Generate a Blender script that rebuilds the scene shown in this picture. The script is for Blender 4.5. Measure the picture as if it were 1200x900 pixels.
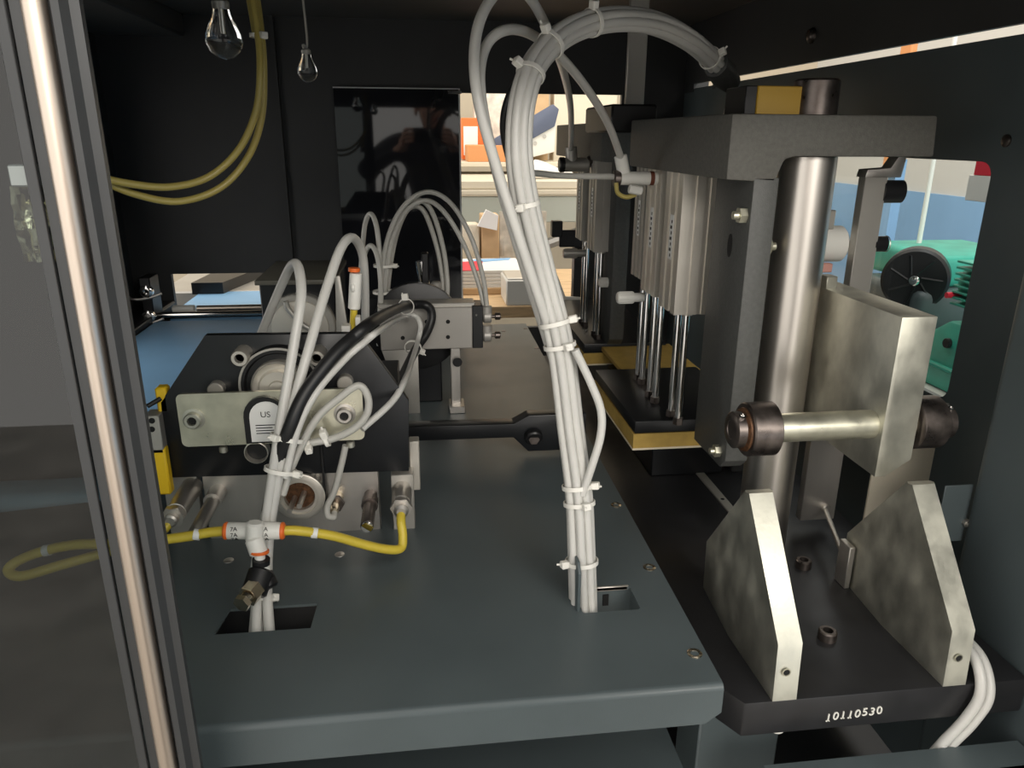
import bpy, bmesh, math, random
from mathutils import Vector, Matrix
random.seed(7)
for o in list(bpy.data.objects): bpy.data.objects.remove(o)
scene = bpy.context.scene
C = scene.collection
V = Vector
# ---------------------------------------------------------------- camera
# metres; x to the right, y into the machine, z up; z = 0 is the top of the sheet-metal table
F, CX, CY = 877.0, 600.0, 450.0
def camv(px, py): return V(((px-CX)/F, -(py-CY)/F, -1.0))
_d = camv(486, 158).normalized()
_u = (-camv(584, 3090)).normalized(); _u = (_u - _d*_u.dot(_d)).normalized()
_r = _d.cross(_u)
RM = Matrix((_r, _d, _u))
CAM = V((0, 0, 0.45))
def at(px, py, x=None, y=None, z=None):
    v = RM @ camv(px, py)
    t = (x-CAM.x)/v.x if x is not None else (y-CAM.y)/v.y if y is not None else (z-CAM.z)/v.z
    return CAM + v*t
cam = bpy.data.objects.new('camera', bpy.data.cameras.new('camera'))
C.objects.link(cam)
cam.data.sensor_width = 36.0; cam.data.lens = F/1200*36.0
cam.data.clip_start = 0.02; cam.data.clip_end = 50
cam.matrix_world = Matrix.Translation(CAM) @ RM.to_4x4()
scene.camera = cam
# ---------------------------------------------------------------- world, lamps, exposure
w = bpy.data.worlds.new('workshop_daylight'); scene.world = w; w.use_nodes = True
w.node_tree.nodes['Background'].inputs[0].default_value = (1.0, 0.96, 0.90, 1)
w.node_tree.nodes['Background'].inputs[1].default_value = 1.15
def area(name, loc, target, sx, sy, power, col):
    l = bpy.data.lights.new(name, 'AREA'); l.shape = 'RECTANGLE'; l.size = sx; l.size_y = sy
    l.energy = power; l.color = col
    o = bpy.data.objects.new(name, l); C.objects.link(o); o.location = loc
    o.rotation_euler = (V(target)-V(loc)).to_track_quat('-Z', 'Y').to_euler()
    return o
area('ceiling_lamp_front', (0.7, -3.0, 1.6), (0.25, 0.8, 0.0), 2.6, 1.0, 68, (1.0, 0.95, 0.87))
area('ceiling_lamp_back', (0.4, 2.9, 2.4), (0.4, 3.2, 0.0), 1.8, 0.8, 14, (1.0, 0.84, 0.62))
area('ceiling_lamp_side', (1.7, 1.6, 2.4), (1.8, 1.8, 0.0), 1.0, 1.6, 12, (0.97, 0.97, 0.95))
vs = scene.view_settings
vs.view_transform = 'Standard'; vs.look = 'None'; vs.exposure = 0.60; vs.gamma = 1.0; vs.use_curve_mapping = False

# ---------------------------------------------------------------- materials
def mat(name, col, rough=0.5, metal=0.0, noise=0.0, nscale=60, bump=0.0, bscale=400, trans=0.0, ior=1.45,
        rvar=0.0, stretch=None, col2=None, spec=0.5, coat=0.0, emit=0.0, alpha=1.0):
    m = bpy.data.materials.new(name); m.use_nodes = True
    nt = m.node_tree; b = nt.nodes['Principled BSDF']
    b.inputs['Base Color'].default_value = (*col, 1); b.inputs['Roughness'].default_value = rough
    b.inputs['Metallic'].default_value = metal; b.inputs['IOR'].default_value = ior
    b.inputs['Transmission Weight'].default_value = trans; b.inputs['Specular IOR Level'].default_value = spec
    b.inputs['Coat Weight'].default_value = coat; b.inputs['Alpha'].default_value = alpha
    if emit: b.inputs['Emission Color'].default_value = (*col, 1); b.inputs['Emission Strength'].default_value = emit
    if noise or bump or rvar:
        tc = nt.nodes.new('ShaderNodeTexCoord'); mp = nt.nodes.new('ShaderNodeMapping')
        nt.links.new(tc.outputs['Object'], mp.inputs[0])
        if stretch: mp.inputs['Scale'].default_value = stretch
        nz = nt.nodes.new('ShaderNodeTexNoise'); nz.inputs['Scale'].default_value = nscale
        nz.inputs['Detail'].default_value = 5
        nt.links.new(mp.outputs[0], nz.inputs['Vector'])
        if noise or col2:
            rp = nt.nodes.new('ShaderNodeValToRGB')
            c2 = col2 if col2 else tuple(c*(1-noise) for c in col)
            rp.color_ramp.elements[0].position = 0.35; rp.color_ramp.elements[1].position = 0.68
            rp.color_ramp.elements[0].color = (*c2, 1); rp.color_ramp.elements[1].color = (*col, 1)
            nt.links.new(nz.outputs['Fac'], rp.inputs[0]); nt.links.new(rp.outputs[0], b.inputs['Base Color'])
        if rvar:
            mr = nt.nodes.new('ShaderNodeMapRange'); mr.inputs['To Min'].default_value = max(0.02, rough-rvar)
            mr.inputs['From Min'].default_value = 0.3; mr.inputs['From Max'].default_value = 0.7
            mr.inputs['To Max'].default_value = rough+rvar
            nt.links.new(nz.outputs['Fac'], mr.inputs[0]); nt.links.new(mr.outputs[0], b.inputs['Roughness'])
        if bump:
            n2 = nt.nodes.new('ShaderNodeTexNoise'); n2.inputs['Scale'].default_value = bscale
            n2.inputs['Detail'].default_value = 3
            nt.links.new(mp.outputs[0], n2.inputs['Vector'])
            bp = nt.nodes.new('ShaderNodeBump'); bp.inputs['Strength'].default_value = bump
            bp.inputs['Distance'].default_value = 0.001
            nt.links.new(n2.outputs['Fac'], bp.inputs['Height']); nt.links.new(bp.outputs[0], b.inputs['Normal'])
    return m
def sheet_glass(name, tint, refl):
    """thin clear sheet: Fresnel reflection over a tinted pass-through"""
    m = bpy.data.materials.new(name); m.use_nodes = True; nt = m.node_tree; nt.nodes.clear()
    out = nt.nodes.new('ShaderNodeOutputMaterial'); mx = nt.nodes.new('ShaderNodeMixShader')
    fr = nt.nodes.new('ShaderNodeFresnel'); fr.inputs[0].default_value = refl
    tr = nt.nodes.new('ShaderNodeBsdfTransparent'); tr.inputs[0].default_value = (*tint, 1)
    gl = nt.nodes.new('ShaderNodeBsdfGlossy'); gl.inputs['Roughness'].default_value = 0.012
    ge = nt.nodes.new('ShaderNodeNewGeometry'); ma = nt.nodes.new('ShaderNodeMath'); ma.operation = 'SUBTRACT'; ma.inputs[0].default_value = 1.0
    mu = nt.nodes.new('ShaderNodeMath'); mu.operation = 'MULTIPLY'      # reflect at the outer face only, not again inside the thin sheet
    nt.links.new(ge.outputs['Backfacing'], ma.inputs[1]); nt.links.new(fr.outputs[0], mu.inputs[0]); nt.links.new(ma.outputs[0], mu.inputs[1])
    nt.links.new(mu.outputs[0], mx.inputs[0]); nt.links.new(tr.outputs[0], mx.inputs[1])
    nt.links.new(gl.outputs[0], mx.inputs[2]); nt.links.new(mx.outputs[0], out.inputs[0])
    return m
M = dict(
    slate=mat('slate_powder_coat', (0.088, 0.110, 0.116), 0.35, noise=0.10, nscale=12, bump=0.10, bscale=900, rvar=0.05),
    wall=mat('black_painted_sheet', (0.046, 0.047, 0.048), 0.5, noise=0.2, nscale=5),
    ceil=mat('dark_ceiling_paint', (0.115, 0.112, 0.105), 0.38, noise=0.15, nscale=6),
    base=mat('black_oxide_steel', (0.022, 0.022, 0.024), 0.36, noise=0.25, nscale=30, rvar=0.06),
    blackplate=mat('black_anodised_plate', (0.011, 0.012, 0.014), 0.33, noise=0.2, nscale=20),
    cast=mat('dark_hammered_casting', (0.115, 0.112, 0.100), 0.60, noise=0.2, nscale=200, bump=0.5, bscale=600),
    castdark=mat('dark_grey_casting', (0.075, 0.077, 0.073), 0.50, noise=0.2, nscale=200, bump=0.35, bscale=600),
    zinc=mat('yellowish_zinc_plating', (0.66, 0.65, 0.56), 0.44, 0.85, noise=0.34, nscale=30, rvar=0.12, bump=0.12, bscale=260, stretch=(1, 1.2, 0.8)),
    zincbright=mat('bright_zinc_sheet', (0.74, 0.72, 0.58), 0.34, 0.85, noise=0.22, nscale=45, rvar=0.08),
    steel=mat('ground_steel', (0.60, 0.57, 0.53), 0.40, 0.9, noise=0.12, nscale=40, rvar=0.05, stretch=(1, 1, 0.15)),
    chrome=mat('chromed_steel', (0.78, 0.77, 0.75), 0.09, 1.0),
    shaft=mat('polished_guide_shaft', (0.66, 0.62, 0.57), 0.36, 1.0, noise=0.14, nscale=30, rvar=0.06, stretch=(1, 1, 0.06)),
    darksteel=mat('oiled_dark_steel', (0.20, 0.17, 0.155), 0.34, 0.9, noise=0.5, nscale=60, rvar=0.10),
    rust=mat('rusty_grease', (0.16, 0.075, 0.035), 0.5, 0.4, noise=0.6, nscale=260, bump=0.4, bscale=500),
    alu=mat('anodised_aluminium', (0.72, 0.68, 0.61), 0.42, 0.75, noise=0.08, nscale=15),
    alugrey=mat('grey_anodised_aluminium', (0.50, 0.48, 0.44), 0.42, 0.55, noise=0.08, nscale=15),
    valve=mat('satin_valve_body', (0.42, 0.40, 0.37), 0.45, 0.4, noise=0.06, nscale=20),
    black=mat('black_plastic', (0.012, 0.012, 0.013), 0.38),
    rubber=mat('black_rubber_cable', (0.014, 0.014, 0.015), 0.42),
    tube=mat('milky_tubing', (0.78, 0.77, 0.73), 0.32, trans=0.25, noise=0.06, nscale=30),
    tubegrey=mat('grey_milky_tubing', (0.55, 0.54, 0.50), 0.32, trans=0.15),
    tubeyellow=mat('yellow_tubing', (0.80, 0.62, 0.07), 0.28, trans=0.15, noise=0.12, nscale=40),
    tubeolive=mat('pale_yellow_tubing', (0.52, 0.42, 0.12), 0.3, trans=0.15),
    tie=mat('white_nylon', (0.84, 0.82, 0.76), 0.38),
    white=mat('white_plastic', (0.80, 0.79, 0.74), 0.35),
    orange=mat('orange_plastic', (0.85, 0.17, 0.03), 0.35),
    yellow=mat('yellow_plastic', (0.85, 0.55, 0.02), 0.4),
    amber=mat('amber_polyurethane', (0.56, 0.34, 0.04), 0.4),
    gold=mat('gold_foam_pad', (0.56, 0.37, 0.09), 0.55, noise=0.15, nscale=60),
    goldedge=mat('pale_gold_skin', (0.80, 0.72, 0.55), 0.35),
    brown=mat('brown_release_ring', (0.17, 0.05, 0.025), 0.4),
    brass=mat('nickelled_brass', (0.66, 0.58, 0.45), 0.25, 1.0),
    belt=mat('blue_belt', (0.26, 0.50, 0.78), 0.48, noise=0.10, nscale=6),
    paleblue=mat('pale_blue_sheet', (0.33, 0.52, 0.66), 0.35),
    ink=mat('black_ink', (0.02, 0.02, 0.02), 0.6),
    stamp=mat('pale_stamped_paint', (0.75, 0.74, 0.68), 0.6),
    hole=mat('bore_shadow_black', (0.006, 0.006, 0.006), 0.7),
    label=mat('white_label', (0.82, 0.82, 0.80), 0.45),
    pane=mat('smoked_acrylic', (0.018, 0.019, 0.023), 0.035, noise=0.3, nscale=8, spec=0.6),
    paneedge=mat('frosted_acrylic_edge', (0.62, 0.63, 0.62), 0.3),
    doorglass=sheet_glass('clear_acrylic_door', (0.52, 0.55, 0.55), 1.7),
    clear=sheet_glass('clear_acrylic_window', (0.93, 0.95, 0.95), 1.4),
    bulb=mat('clear_bulb_glass', (0.95, 0.97, 0.97), 0.02, trans=1.0, ior=1.35),
    profile=mat('dark_grey_profile', (0.045, 0.047, 0.049), 0.36, noise=0.1, nscale=30),
    satin=mat('satin_rod_steel', (0.64, 0.55, 0.47), 0.36, 1.0, noise=0.08, nscale=60, stretch=(1, 1, 0.05)),
    foil=mat('crinkled_foil', (0.85, 0.78, 0.55), 0.16, 1.0, bump=1.0, bscale=90),
    room=mat('workshop_wall_paint', (0.52, 0.45, 0.34), 0.8, noise=0.1, nscale=2),
    concrete=mat('workshop_concrete', (0.36, 0.34, 0.31), 0.8, noise=0.3, nscale=5),
    bluewall=mat('blue_painted_wall', (0.24, 0.43, 0.68), 0.55, noise=0.12, nscale=3),
    greywall=mat('pale_grey_wall', (0.58, 0.57, 0.54), 0.7),
    red=mat('red_paint', (0.72, 0.03, 0.06), 0.4),
    green=mat('green_cast_motor', (0.05, 0.42, 0.32), 0.40, noise=0.25, nscale=20),
    card=mat('cardboard', (0.60, 0.41, 0.23), 0.75, noise=0.15, nscale=20),
    wood=mat('pale_bench_wood', (0.72, 0.50, 0.28), 0.6, noise=0.25, nscale=14, stretch=(1, 8, 8)),
    orangebox=mat('orange_brown_carton', (0.66, 0.29, 0.11), 0.6),
    bench=mat('grey_green_bench', (0.42, 0.45, 0.40), 0.5),
    cream=mat('cream_board', (0.66, 0.60, 0.48), 0.55),
    navy=mat('dark_blue_grey_panel', (0.10, 0.12, 0.18), 0.5),
    bag=mat('clear_plastic_wrap', (0.80, 0.74, 0.64), 0.25, noise=0.4, nscale=18, bump=1.0, bscale=60),
    skin=mat('skin', (0.62, 0.36, 0.26), 0.5), cloth=mat('dark_cloth', (0.02, 0.02, 0.023), 0.85, noise=0.2, nscale=60),
    hair=mat('grey_brown_hair', (0.10, 0.07, 0.05), 0.6), phone=mat('black_glass', (0.01, 0.01, 0.012), 0.1),
)
# ---------------------------------------------------------------- helpers
def NB(): return bmesh.new()
def bx(bm, x0, x1, y0, y1, z0, z1, bev=0.0, seg=1):
    t = bmesh.new()
    r = bmesh.ops.create_cube(t, size=1.0)
    for v in t.verts:
        v.co = V((x0+(v.co.x+.5)*(x1-x0), y0+(v.co.y+.5)*(y1-y0), z0+(v.co.z+.5)*(z1-z0)))
    if bev: bmesh.ops.bevel(t, geom=t.edges[:], offset=bev, segments=seg, profile=0.5, affect='EDGES')
    merge(bm, t); return bm
def merge(bm, t):
    me = bpy.data.meshes.new('tmp'); t.to_mesh(me); t.free(); bm.from_mesh(me); bpy.data.meshes.remove(me)
def frame(d):
    d = V(d).normalized(); a = V((0, 0, 1)) if abs(d.z) < 0.9 else V((0, 1, 0))
    s = d.cross(a).normalized(); return d, s, s.cross(d).normalized()
def lathe(bm, p0, d, prof, n=24, cap=True):
    """prof: (t, r) pairs along direction d from p0"""
    p0 = V(p0); d, s, u = frame(d); rings = []
    for t, r in prof:
        rings.append([bm.verts.new(p0+d*t+(s*math.cos(a)+u*math.sin(a))*max(r, 1e-5)) for a in [2*math.pi*k/n for k in range(n)]])
    for A, B in zip(rings, rings[1:]):
        for k in range(n):
            f = bm.faces.new((A[k], A[(k+1) % n], B[(k+1) % n], B[k])); f.smooth = True
    if cap:
        bm.faces.new(rings[0]); bm.faces.new(rings[-1])
    return bm
def cyl(bm, p0, p1, r, n=20, bev=0.0, r2=None):
    p0 = V(p0); p1 = V(p1); L = (p1-p0).length; r2 = r if r2 is None else r2
    if bev: pr = [(0, r-bev), (bev, r), (L-bev, r2), (L, r2-bev)]
    else: pr = [(0, r), (L, r2)]
    return lathe(bm, p0, p1-p0, pr, n)
def hexn(bm, p0, p1, r, n=6): return cyl(bm, p0, p1, r, n)
def prism(bm, pts, axis, a, b, bev=0.0):
    """polygon in the two other axes (cyclic order), extruded along axis from a to b"""
    t = bmesh.new()
    def mk(p, q):
        return V((q, p[0], p[1])) if axis == 'x' else V((p[0], q, p[1])) if axis == 'y' else V((p[0], p[1], q))
    A = [t.verts.new(mk(p, a)) for p in pts]; B = [t.verts.new(mk(p, b)) for p in pts]
    n = len(pts); t.faces.new(A); t.faces.new(B)
    for k in range(n): t.faces.new((A[k], A[(k+1) % n], B[(k+1) % n], B[k]))
    bmesh.ops.recalc_face_normals(t, faces=t.faces[:])
    if bev: bmesh.ops.bevel(t, geom=t.edges[:], offset=bev, segments=2, profile=0.5, affect='EDGES')
    merge(bm, t); return bm
def rrect(x0, x1, y0, y1, r, n=5):
    out = []
    for cx, cy, a0 in ((x1-r, y1-r, 0), (x0+r, y1-r, 90), (x0+r, y0+r, 180), (x1-r, y0+r, 270)):
        for k in range(n+1):
            a = math.radians(a0+90*k/n); out.append((cx+r*math.cos(a), cy+r*math.sin(a)))
    return out
def panel(bm, outer, holes, axis, a, b):
    """flat sheet with holes, from a to b along axis"""
    t = bmesh.new()
    def mk(p, q):
        return V((q, p[0], p[1])) if axis == 'x' else V((p[0], q, p[1])) if axis == 'y' else V((p[0], p[1], q))
    es = []
    for lp in [outer]+holes:
        vv = [t.verts.new(mk(p, a)) for p in lp]
        es += [t.edges.new((vv[k], vv[(k+1) % len(vv)])) for k in range(len(vv))]
    bmesh.ops.triangle_fill(t, edges=es, use_beauty=True, use_dissolve=False)
    g = bmesh.ops.extrude_face_region(t, geom=t.faces[:])
    dv = mk((0, 0), b)-mk((0, 0), a)
    for v in [e for e in g['geom'] if isinstance(e, bmesh.types.BMVert)]: v.co += dv
    bmesh.ops.recalc_face_normals(t, faces=t.faces[:])
    merge(bm, t); return bm
def crom(pts, per=10):
    P = [V(p) for p in pts]; out = []
    for i in range(len(P)-1):
        p0 = P[i-1] if i else P[0]*2-P[1]; p1, p2 = P[i], P[i+1]; p3 = P[i+2] if i+2 < len(P) else P[-1]*2-P[-2]
        for k in range(per):
            t = k/per
            out.append(0.5*((2*p1)+(p2-p0)*t+(2*p0-5*p1+4*p2-p3)*t*t+(3*p1-p0-3*p2+p3)*t**3))
    return out+[P[-1]]
def sweep(bm, path, r, n=12, flat=1.0):
    d = (path[1]-path[0]).normalized(); _, s, u = frame(d); prev = None
    for i, p in enumerate(path):
        t = (path[min(i+1, len(path)-1)]-path[max(i-1, 0)]).normalized()
        s = (s-t*s.dot(t)).normalized(); u = s.cross(t)
        ring = [bm.verts.new(p+(s*math.cos(2*math.pi*k/n)+u*math.sin(2*math.pi*k/n)*flat)*r) for k in range(n)]
        if prev:
            for k in range(n):
                f = bm.faces.new((prev[k], prev[(k+1) % n], ring[(k+1) % n], ring[k])); f.smooth = True
        else: bm.faces.new(ring)
        prev = ring
    bm.faces.new(prev); return bm
def tubebm(pts, r, per=10, n=12): return sweep(NB(), crom(pts, per), r, n)
def wpos(o):
    v = V((0, 0, 0))
    while o: v += o.location; o = o.parent
    return v
def obj(name, bm, m, parent=None, smooth=None):
    bmesh.ops.recalc_face_normals(bm, faces=bm.faces[:])
    if parent is not None: off = wpos(parent); loc = V((0, 0, 0))
    else:
        xs = [v.co for v in bm.verts]
        off = V(((min(c.x for c in xs)+max(c.x for c in xs))/2, (min(c.y for c in xs)+max(c.y for c in xs))/2, min(c.z for c in xs)))
        loc = off
    for v in bm.verts: v.co -= off
    me = bpy.data.meshes.new(name); bm.to_mesh(me); bm.free()
    me.set_sharp_from_angle(angle=math.radians(38))
    me.materials.append(M[m] if isinstance(m, str) else m)
    o = bpy.data.objects.new(name, me); C.objects.link(o); o.location = loc; o.parent = parent
    return o
def tag(o, label, cat, group=None, kind=None):
    o['label'] = label; o['category'] = cat
    if group: o['group'] = group
    if kind: o['kind'] = kind
    return o
def thing(name, label, cat, loc, group=None):
    o = bpy.data.objects.new(name, None); C.objects.link(o); o.location = loc; o.empty_display_size = 0.02
    return tag(o, label, cat, group)
def struct(name, bm, m, label, cat, parent=None):
    o = obj(name, bm, m, parent); o['kind'] = 'structure'
    if parent is None: o['label'] = label; o['category'] = cat
    return o
def text(name, body, size, m, parent, mtx, depth=0.0004):
    cu = bpy.data.curves.new(name, 'FONT'); cu.body = body; cu.size = size; cu.extrude = depth
    cu.align_x = 'CENTER'; cu.align_y = 'CENTER'
    t = bpy.data.objects.new('tmp', cu); C.objects.link(t)
    dg = bpy.context.evaluated_depsgraph_get()
    me = bpy.data.meshes.new_from_object(t.evaluated_get(dg)); bpy.data.objects.remove(t)
    bm = NB(); bm.from_mesh(me); bpy.data.meshes.remove(me)
    if body == '1' and name == 'stamped_digit': ym = min(v.co.y for v in bm.verts); xm = max(v.co.x for v in bm.verts)-size*.06; bx(bm, xm-size*.15, xm+size*.15, ym, ym+size*.075, -depth, depth)
    bmesh.ops.transform(bm, matrix=mtx, verts=bm.verts[:])
    return obj(name, bm, m, parent)
FACE = Matrix.Rotation(math.radians(90), 4, 'X')                      # lettering that faces the opening
SIDE = Matrix.Rotation(math.radians(-90), 4, 'Z') @ FACE               # lettering that faces -x
def hexsocket(name, p, d, r, h, m, parent, label=None):
    """socket-head screw: head with a hexagonal recess"""
    p = V(p); d = V(d).normalized()
    bm = NB(); lathe(bm, p-d*0.001, d, [(0, r), (h-r*0.12+.001, r), (h+.001, r*0.86), (h+.001, r*0.56), (h*0.45+.001, r*0.54)], 24)
    s = obj(name, bm, m, parent)
    bm = NB(); hexn(bm, p+d*(h*0.2), p+d*(h*0.5), r*0.5); obj('socket', bm, 'hole', s)
    return s
def hexnut(name, p, d, r, h, m, parent):
    p = V(p); d = V(d).normalized(); bm = NB()
    hexn(bm, p-d*.001, p+d*h, r); lathe(bm, p, d, [(h, r*.55), (h*1.7, r*.52), (h*1.75, r*.4)], 14)
    return obj(name, bm, m, parent)

# ================================================================ THE SETTING
# ceiling of the enclosure and walls
b = NB(); bx(b, -0.75, 0.72, 0.44, 1.95, 0.70, 0.72)
struct('ceiling', b, 'ceil', 'dark painted steel roof inside the machine enclosure', 'ceiling')
b = NB(); bx(b, -0.69, -0.50, 0.47, 1.90, 0.655, 0.702, 0.004)
struct('trim_1', b, 'ceil', 'dark boxed duct along the roof above the yellow hoses', 'trim')
b = NB(); panel(b, [(0.44, -0.30), (1.95, -0.30), (1.95, 0.70), (0.44, 0.70)], [rrect(1.03, 1.50, 0.06, 0.55, 0.02)], 'x', -0.71, -0.69)
struct('wall_left', b, 'wall', 'black painted steel wall on the conveyor side of the machine', 'wall')
b = NB(); panel(b, [(-0.75, -0.40), (0.72, -0.40), (0.72, 0.72), (-0.75, 0.72)],
      [[(0.10, -0.03), (0.503, -0.03), (0.503, 0.545), (0.10, 0.545)], [(-0.60, 0.03), (-0.33, 0.03), (-0.33, 0.125), (-0.60, 0.125)]], 'y', 1.90, 1.915)
struct('wall_back', b, 'wall', 'black painted steel rear wall with two rectangular openings', 'wall')
b = NB(); bx(b, -0.313, -0.305, 1.884, 1.902, -0.02, 0.70); struct('trim_2', b, 'wall', 'black vertical seam strip on the rear wall', 'trim')
win = rrect(0.823, 1.30, 0.132, 0.424, 0.018)
b = NB(); panel(b, [(0.62, -0.40), (1.92, -0.40), (1.92, 0.558), (0.62, 0.558)], [win], 'x', 0.66, 0.668)
struct('wall_right', b, 'slate', 'slate steel side wall with a rounded opening beside the lifting block', 'wall')
b = NB(); panel(b, [(0.44, 0.5695), (1.84, 0.5685), (1.92, 0.5685), (1.92, 0.71), (0.44, 0.71)], [], 'x', 0.66, 0.668)
bx(b, .659, .669, 1.835, 1.92, .55, .57); bx(b, .659, .669, 1.70, 1.715, .55, .575)
struct('wall_right_upper', b, 'wall', 'dark upper strip of side wall above the narrow bright slit', 'wall')
b = NB(); prism(b, [p for p in rrect(0.578, 0.70, 0.30, 0.662, 0.016, 8)], 'z', -0.4, 0.71)
for f in b.faces: f.smooth = False
pil = struct('trim_3', b, 'slate', 'slate grey rounded corner post of the machine opening', 'post')
b = NB(); bx(b, 0.549, 0.582, 0.660, 0.662, 0.03, 0.098, 0.0006); t = obj('mounting_tab', b, 'slate', pil)
hexnut('screw', at(1131, 612, y=0.660), (0, -1, 0), 0.0045, 0.004, 'steel', t)
b = NB(); bx(b, -0.75, 0.72, 0.42, 0.45, 0.556, 0.72, 0.002)
struct('wall_front_header', b, 'slate', 'slate steel header above the machine opening', 'wall')
# bolts on the dark side wall
for (px, py, rr) in ((1180, 165, 0.007), (952, 42, 0.013)):
    p = at(px, py, x=0.66); b = NB()
    lathe(b, (0.661, p.y, p.z), (-1, 0, 0), [(0, rr), (0.003, rr), (rr*.6, rr*.75), (rr*.75, rr*.3)], 18)
    o = obj('dome_bolt', b, 'darksteel')
    tag(o, 'small dome bolt on the side wall above the rounded opening' if py > 100 else 'large dark dome bolt on the wall above the bright slit', 'bolt')
# panes
b = NB(); bx(b, -0.182, 0.106, 1.878, 1.884, -0.02, 0.551)
pane = struct('window_1', b, 'pane', 'smoked glossy acrylic pane reflecting the photographer', 'window')
b = NB(); bx(b, -0.183, 0.1065, 1.8770, 1.8845, 0.551, 0.5535); bx(b, 0.1045, 0.1085, 1.8770, 1.8845, -0.02, 0.5535)
obj('polished_edge', b, 'paneedge', pane)
b = NB(); bx(b, 0.080, 0.112, 1.872, 1.879, 0.541, 0.549, 0.001); obj('clip', b, 'chrome', pane)
b = NB(); panel(b, win, [], 'x', 0.6685, 0.6705)
struct('window_2', b, 'clear', 'clear acrylic pane in the rounded side opening', 'window')

# ================================================================ SLIDING ACRYLIC DOOR
door = thing('acrylic_door', 'clear acrylic sliding door with a bright steel edge rod', 'door', (-0.30, 0.455, -0.45))
b = NB(); cyl(b, (-0.1905, 0.450, -0.45), (-0.1905, 0.450, 0.556), 0.0062, 24); obj('edge_rod', b, 'satin', door)
b = NB(); prism(b, [(-0.2035, 0.452), (-0.1845, 0.452), (-0.1815, 0.447), (-0.1775, 0.447), (-0.1745, 0.452), (-0.1695, 0.4525), (-0.1695, 0.4575), (-0.2035, 0.4575)], 'z', -0.45, 0.556)
obj('edge_profile', b, 'profile', door)
b = NB(); bx(b, -0.80, -0.2000, 0.4530, 0.4560, -0.45, 0.556); obj('clear_sheet', b, 'doorglass', door)
b = NB(); bx(b, -0.2105, -0.2045, 0.4500, 0.4532, -0.45, 0.556, 0.0005); obj('clamp_strip', b, 'profile', door)
# solid pouch behind the door, standing in for a reflection in it
fp = thing('reflected_pouch', 'crumpled gold foil pouch with a white band standing in for a reflection in the acrylic door', 'pouch', (-0.23, 0.475, 0.36))
def crumple(bm, x0, x1, y, z0, z1, n, amp, m, name, parent):
    vv = [[bm.verts.new((x0+(x1-x0)*i/n, y+random.uniform(-amp, amp), z0+(z1-z0)*j/n+random.uniform(-amp, amp)*.4)) for j in range(n+1)] for i in range(n+1)]
    for i in range(n):
        for j in range(n): bm.faces.new((vv[i][j], vv[i+1][j], vv[i+1][j+1], vv[i][j+1]))
    g = bmesh.ops.extrude_face_region(bm, geom=bm.faces[:])
    for v in [e for e in g['geom'] if isinstance(e, bmesh.types.BMVert)]: v.co.y += 0.012
    return obj(name, bm, m, parent)
p0 = at(22, 306, y=0.46); p1 = at(42, 218, y=0.46); p0.x = at(20, 262, y=.46).x; p1.x = at(58, 262, y=.46).x
crumple(NB(), p0.x, p1.x, 0.4590, p0.z, p1.z, 9, 0.0022, 'foil', 'pouch_body', fp)
b = NB(); q0 = at(12, 219, y=.456); q1 = at(46, 193, y=.456); bx(b, q0.x, q1.x, .4558, .468, q0.z, q1.z, .001); obj('paper_band', b, 'label', fp)

# ================================================================ SHEET METAL TABLE
tb = thing('machine_table', 'slate grey sheet metal table carrying the feeder and hose bundles', 'table', (-0.06, 1.1, -0.04))
h1 = [(-0.205, 0.627), (-0.115, 0.627), (-0.113, 0.667), (-0.199, 0.667)]
h2 = rrect(0.150, 0.209, 0.620, 0.660, 0.003, 3)
b = NB(); panel(b, [(-0.66, 0.5108), (0.250, 0.5108), (0.262, 1.82), (-0.36, 1.82), (-0.36, .935), (-0.66, .885)], [h1, h2], 'z', 0.0, -0.003)
obj('top_sheet', b, 'slate', tb)
b = NB(); arc = [(0.511, 0.0)]+[(0.511-0.006*math.sin(a), -0.006+0.006*math.cos(a)) for a in [math.radians(x) for x in (15, 30, 45, 60, 75, 90)]]
prism(b, arc+[(0.511, -0.006)], 'x', -0.66, 0.250)
for f in b.faces: f.smooth = len(f.verts) == 4
o = obj('folded_edge', b, 'slate', tb)
b = NB(); prism(b, [(-0.66, -0.0055), (0.250, -0.0055), (0.250, -0.029), (0.236, -0.040), (-0.66, -0.040)], 'y', 0.505, 0.508)
obj('front_flange', b, 'slate', tb)
for (hx0, hx1, hy0, hy1) in ((-0.205, -0.112, 0.625, 0.668), (0.148, 0.211, 0.618, 0.662)):
    b = NB(); bx(b, hx0-.002, hx1+.002, hy1, hy1+.003, -0.05, -0.002); bx(b, hx0-.004, hx0, hy0, hy1, -.05, -.002); bx(b, hx1, hx1+.004, hy0, hy1, -.05, -.002)
    cu = obj('cutout_rim', b, 'slate' if hx0 > 0 else 'black', tb)  # left rim coloured black to put shade into the cut-out
b = NB(); bx(b, -.209, -.109, .622, .671, -.12, -.05); obj('shade_fill_box', b, 'black', tb)  # black box added so the left cut-out looks shaded inside
b = NB(); bx(b, .181, .187, .6605, .6621, -.022, -.009); obj('slot', b, 'hole', tb)
b = NB(); bx(b, .158, .208, .660, .663, -.0045, .0012, .001); obj('rim_bead', b, 'steel', tb)
for px, py in ((814, 766), (761, 665), (722, 592)):
    p = at(px, py, z=0); b = NB()
    lathe(b, (p.x, p.y, -0.002), (0, 0, 1), [(0, .0070), (.0026, .0070), (.0032, .0060), (.0026, .0040), (.0004, .0037)], 24)
    s = obj('table_screw', b, 'brass', tb); b = NB(); hexn(b, (p.x, p.y, -.002), (p.x, p.y, -.0006), .0038); obj('socket', b, 'hole', s)
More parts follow.
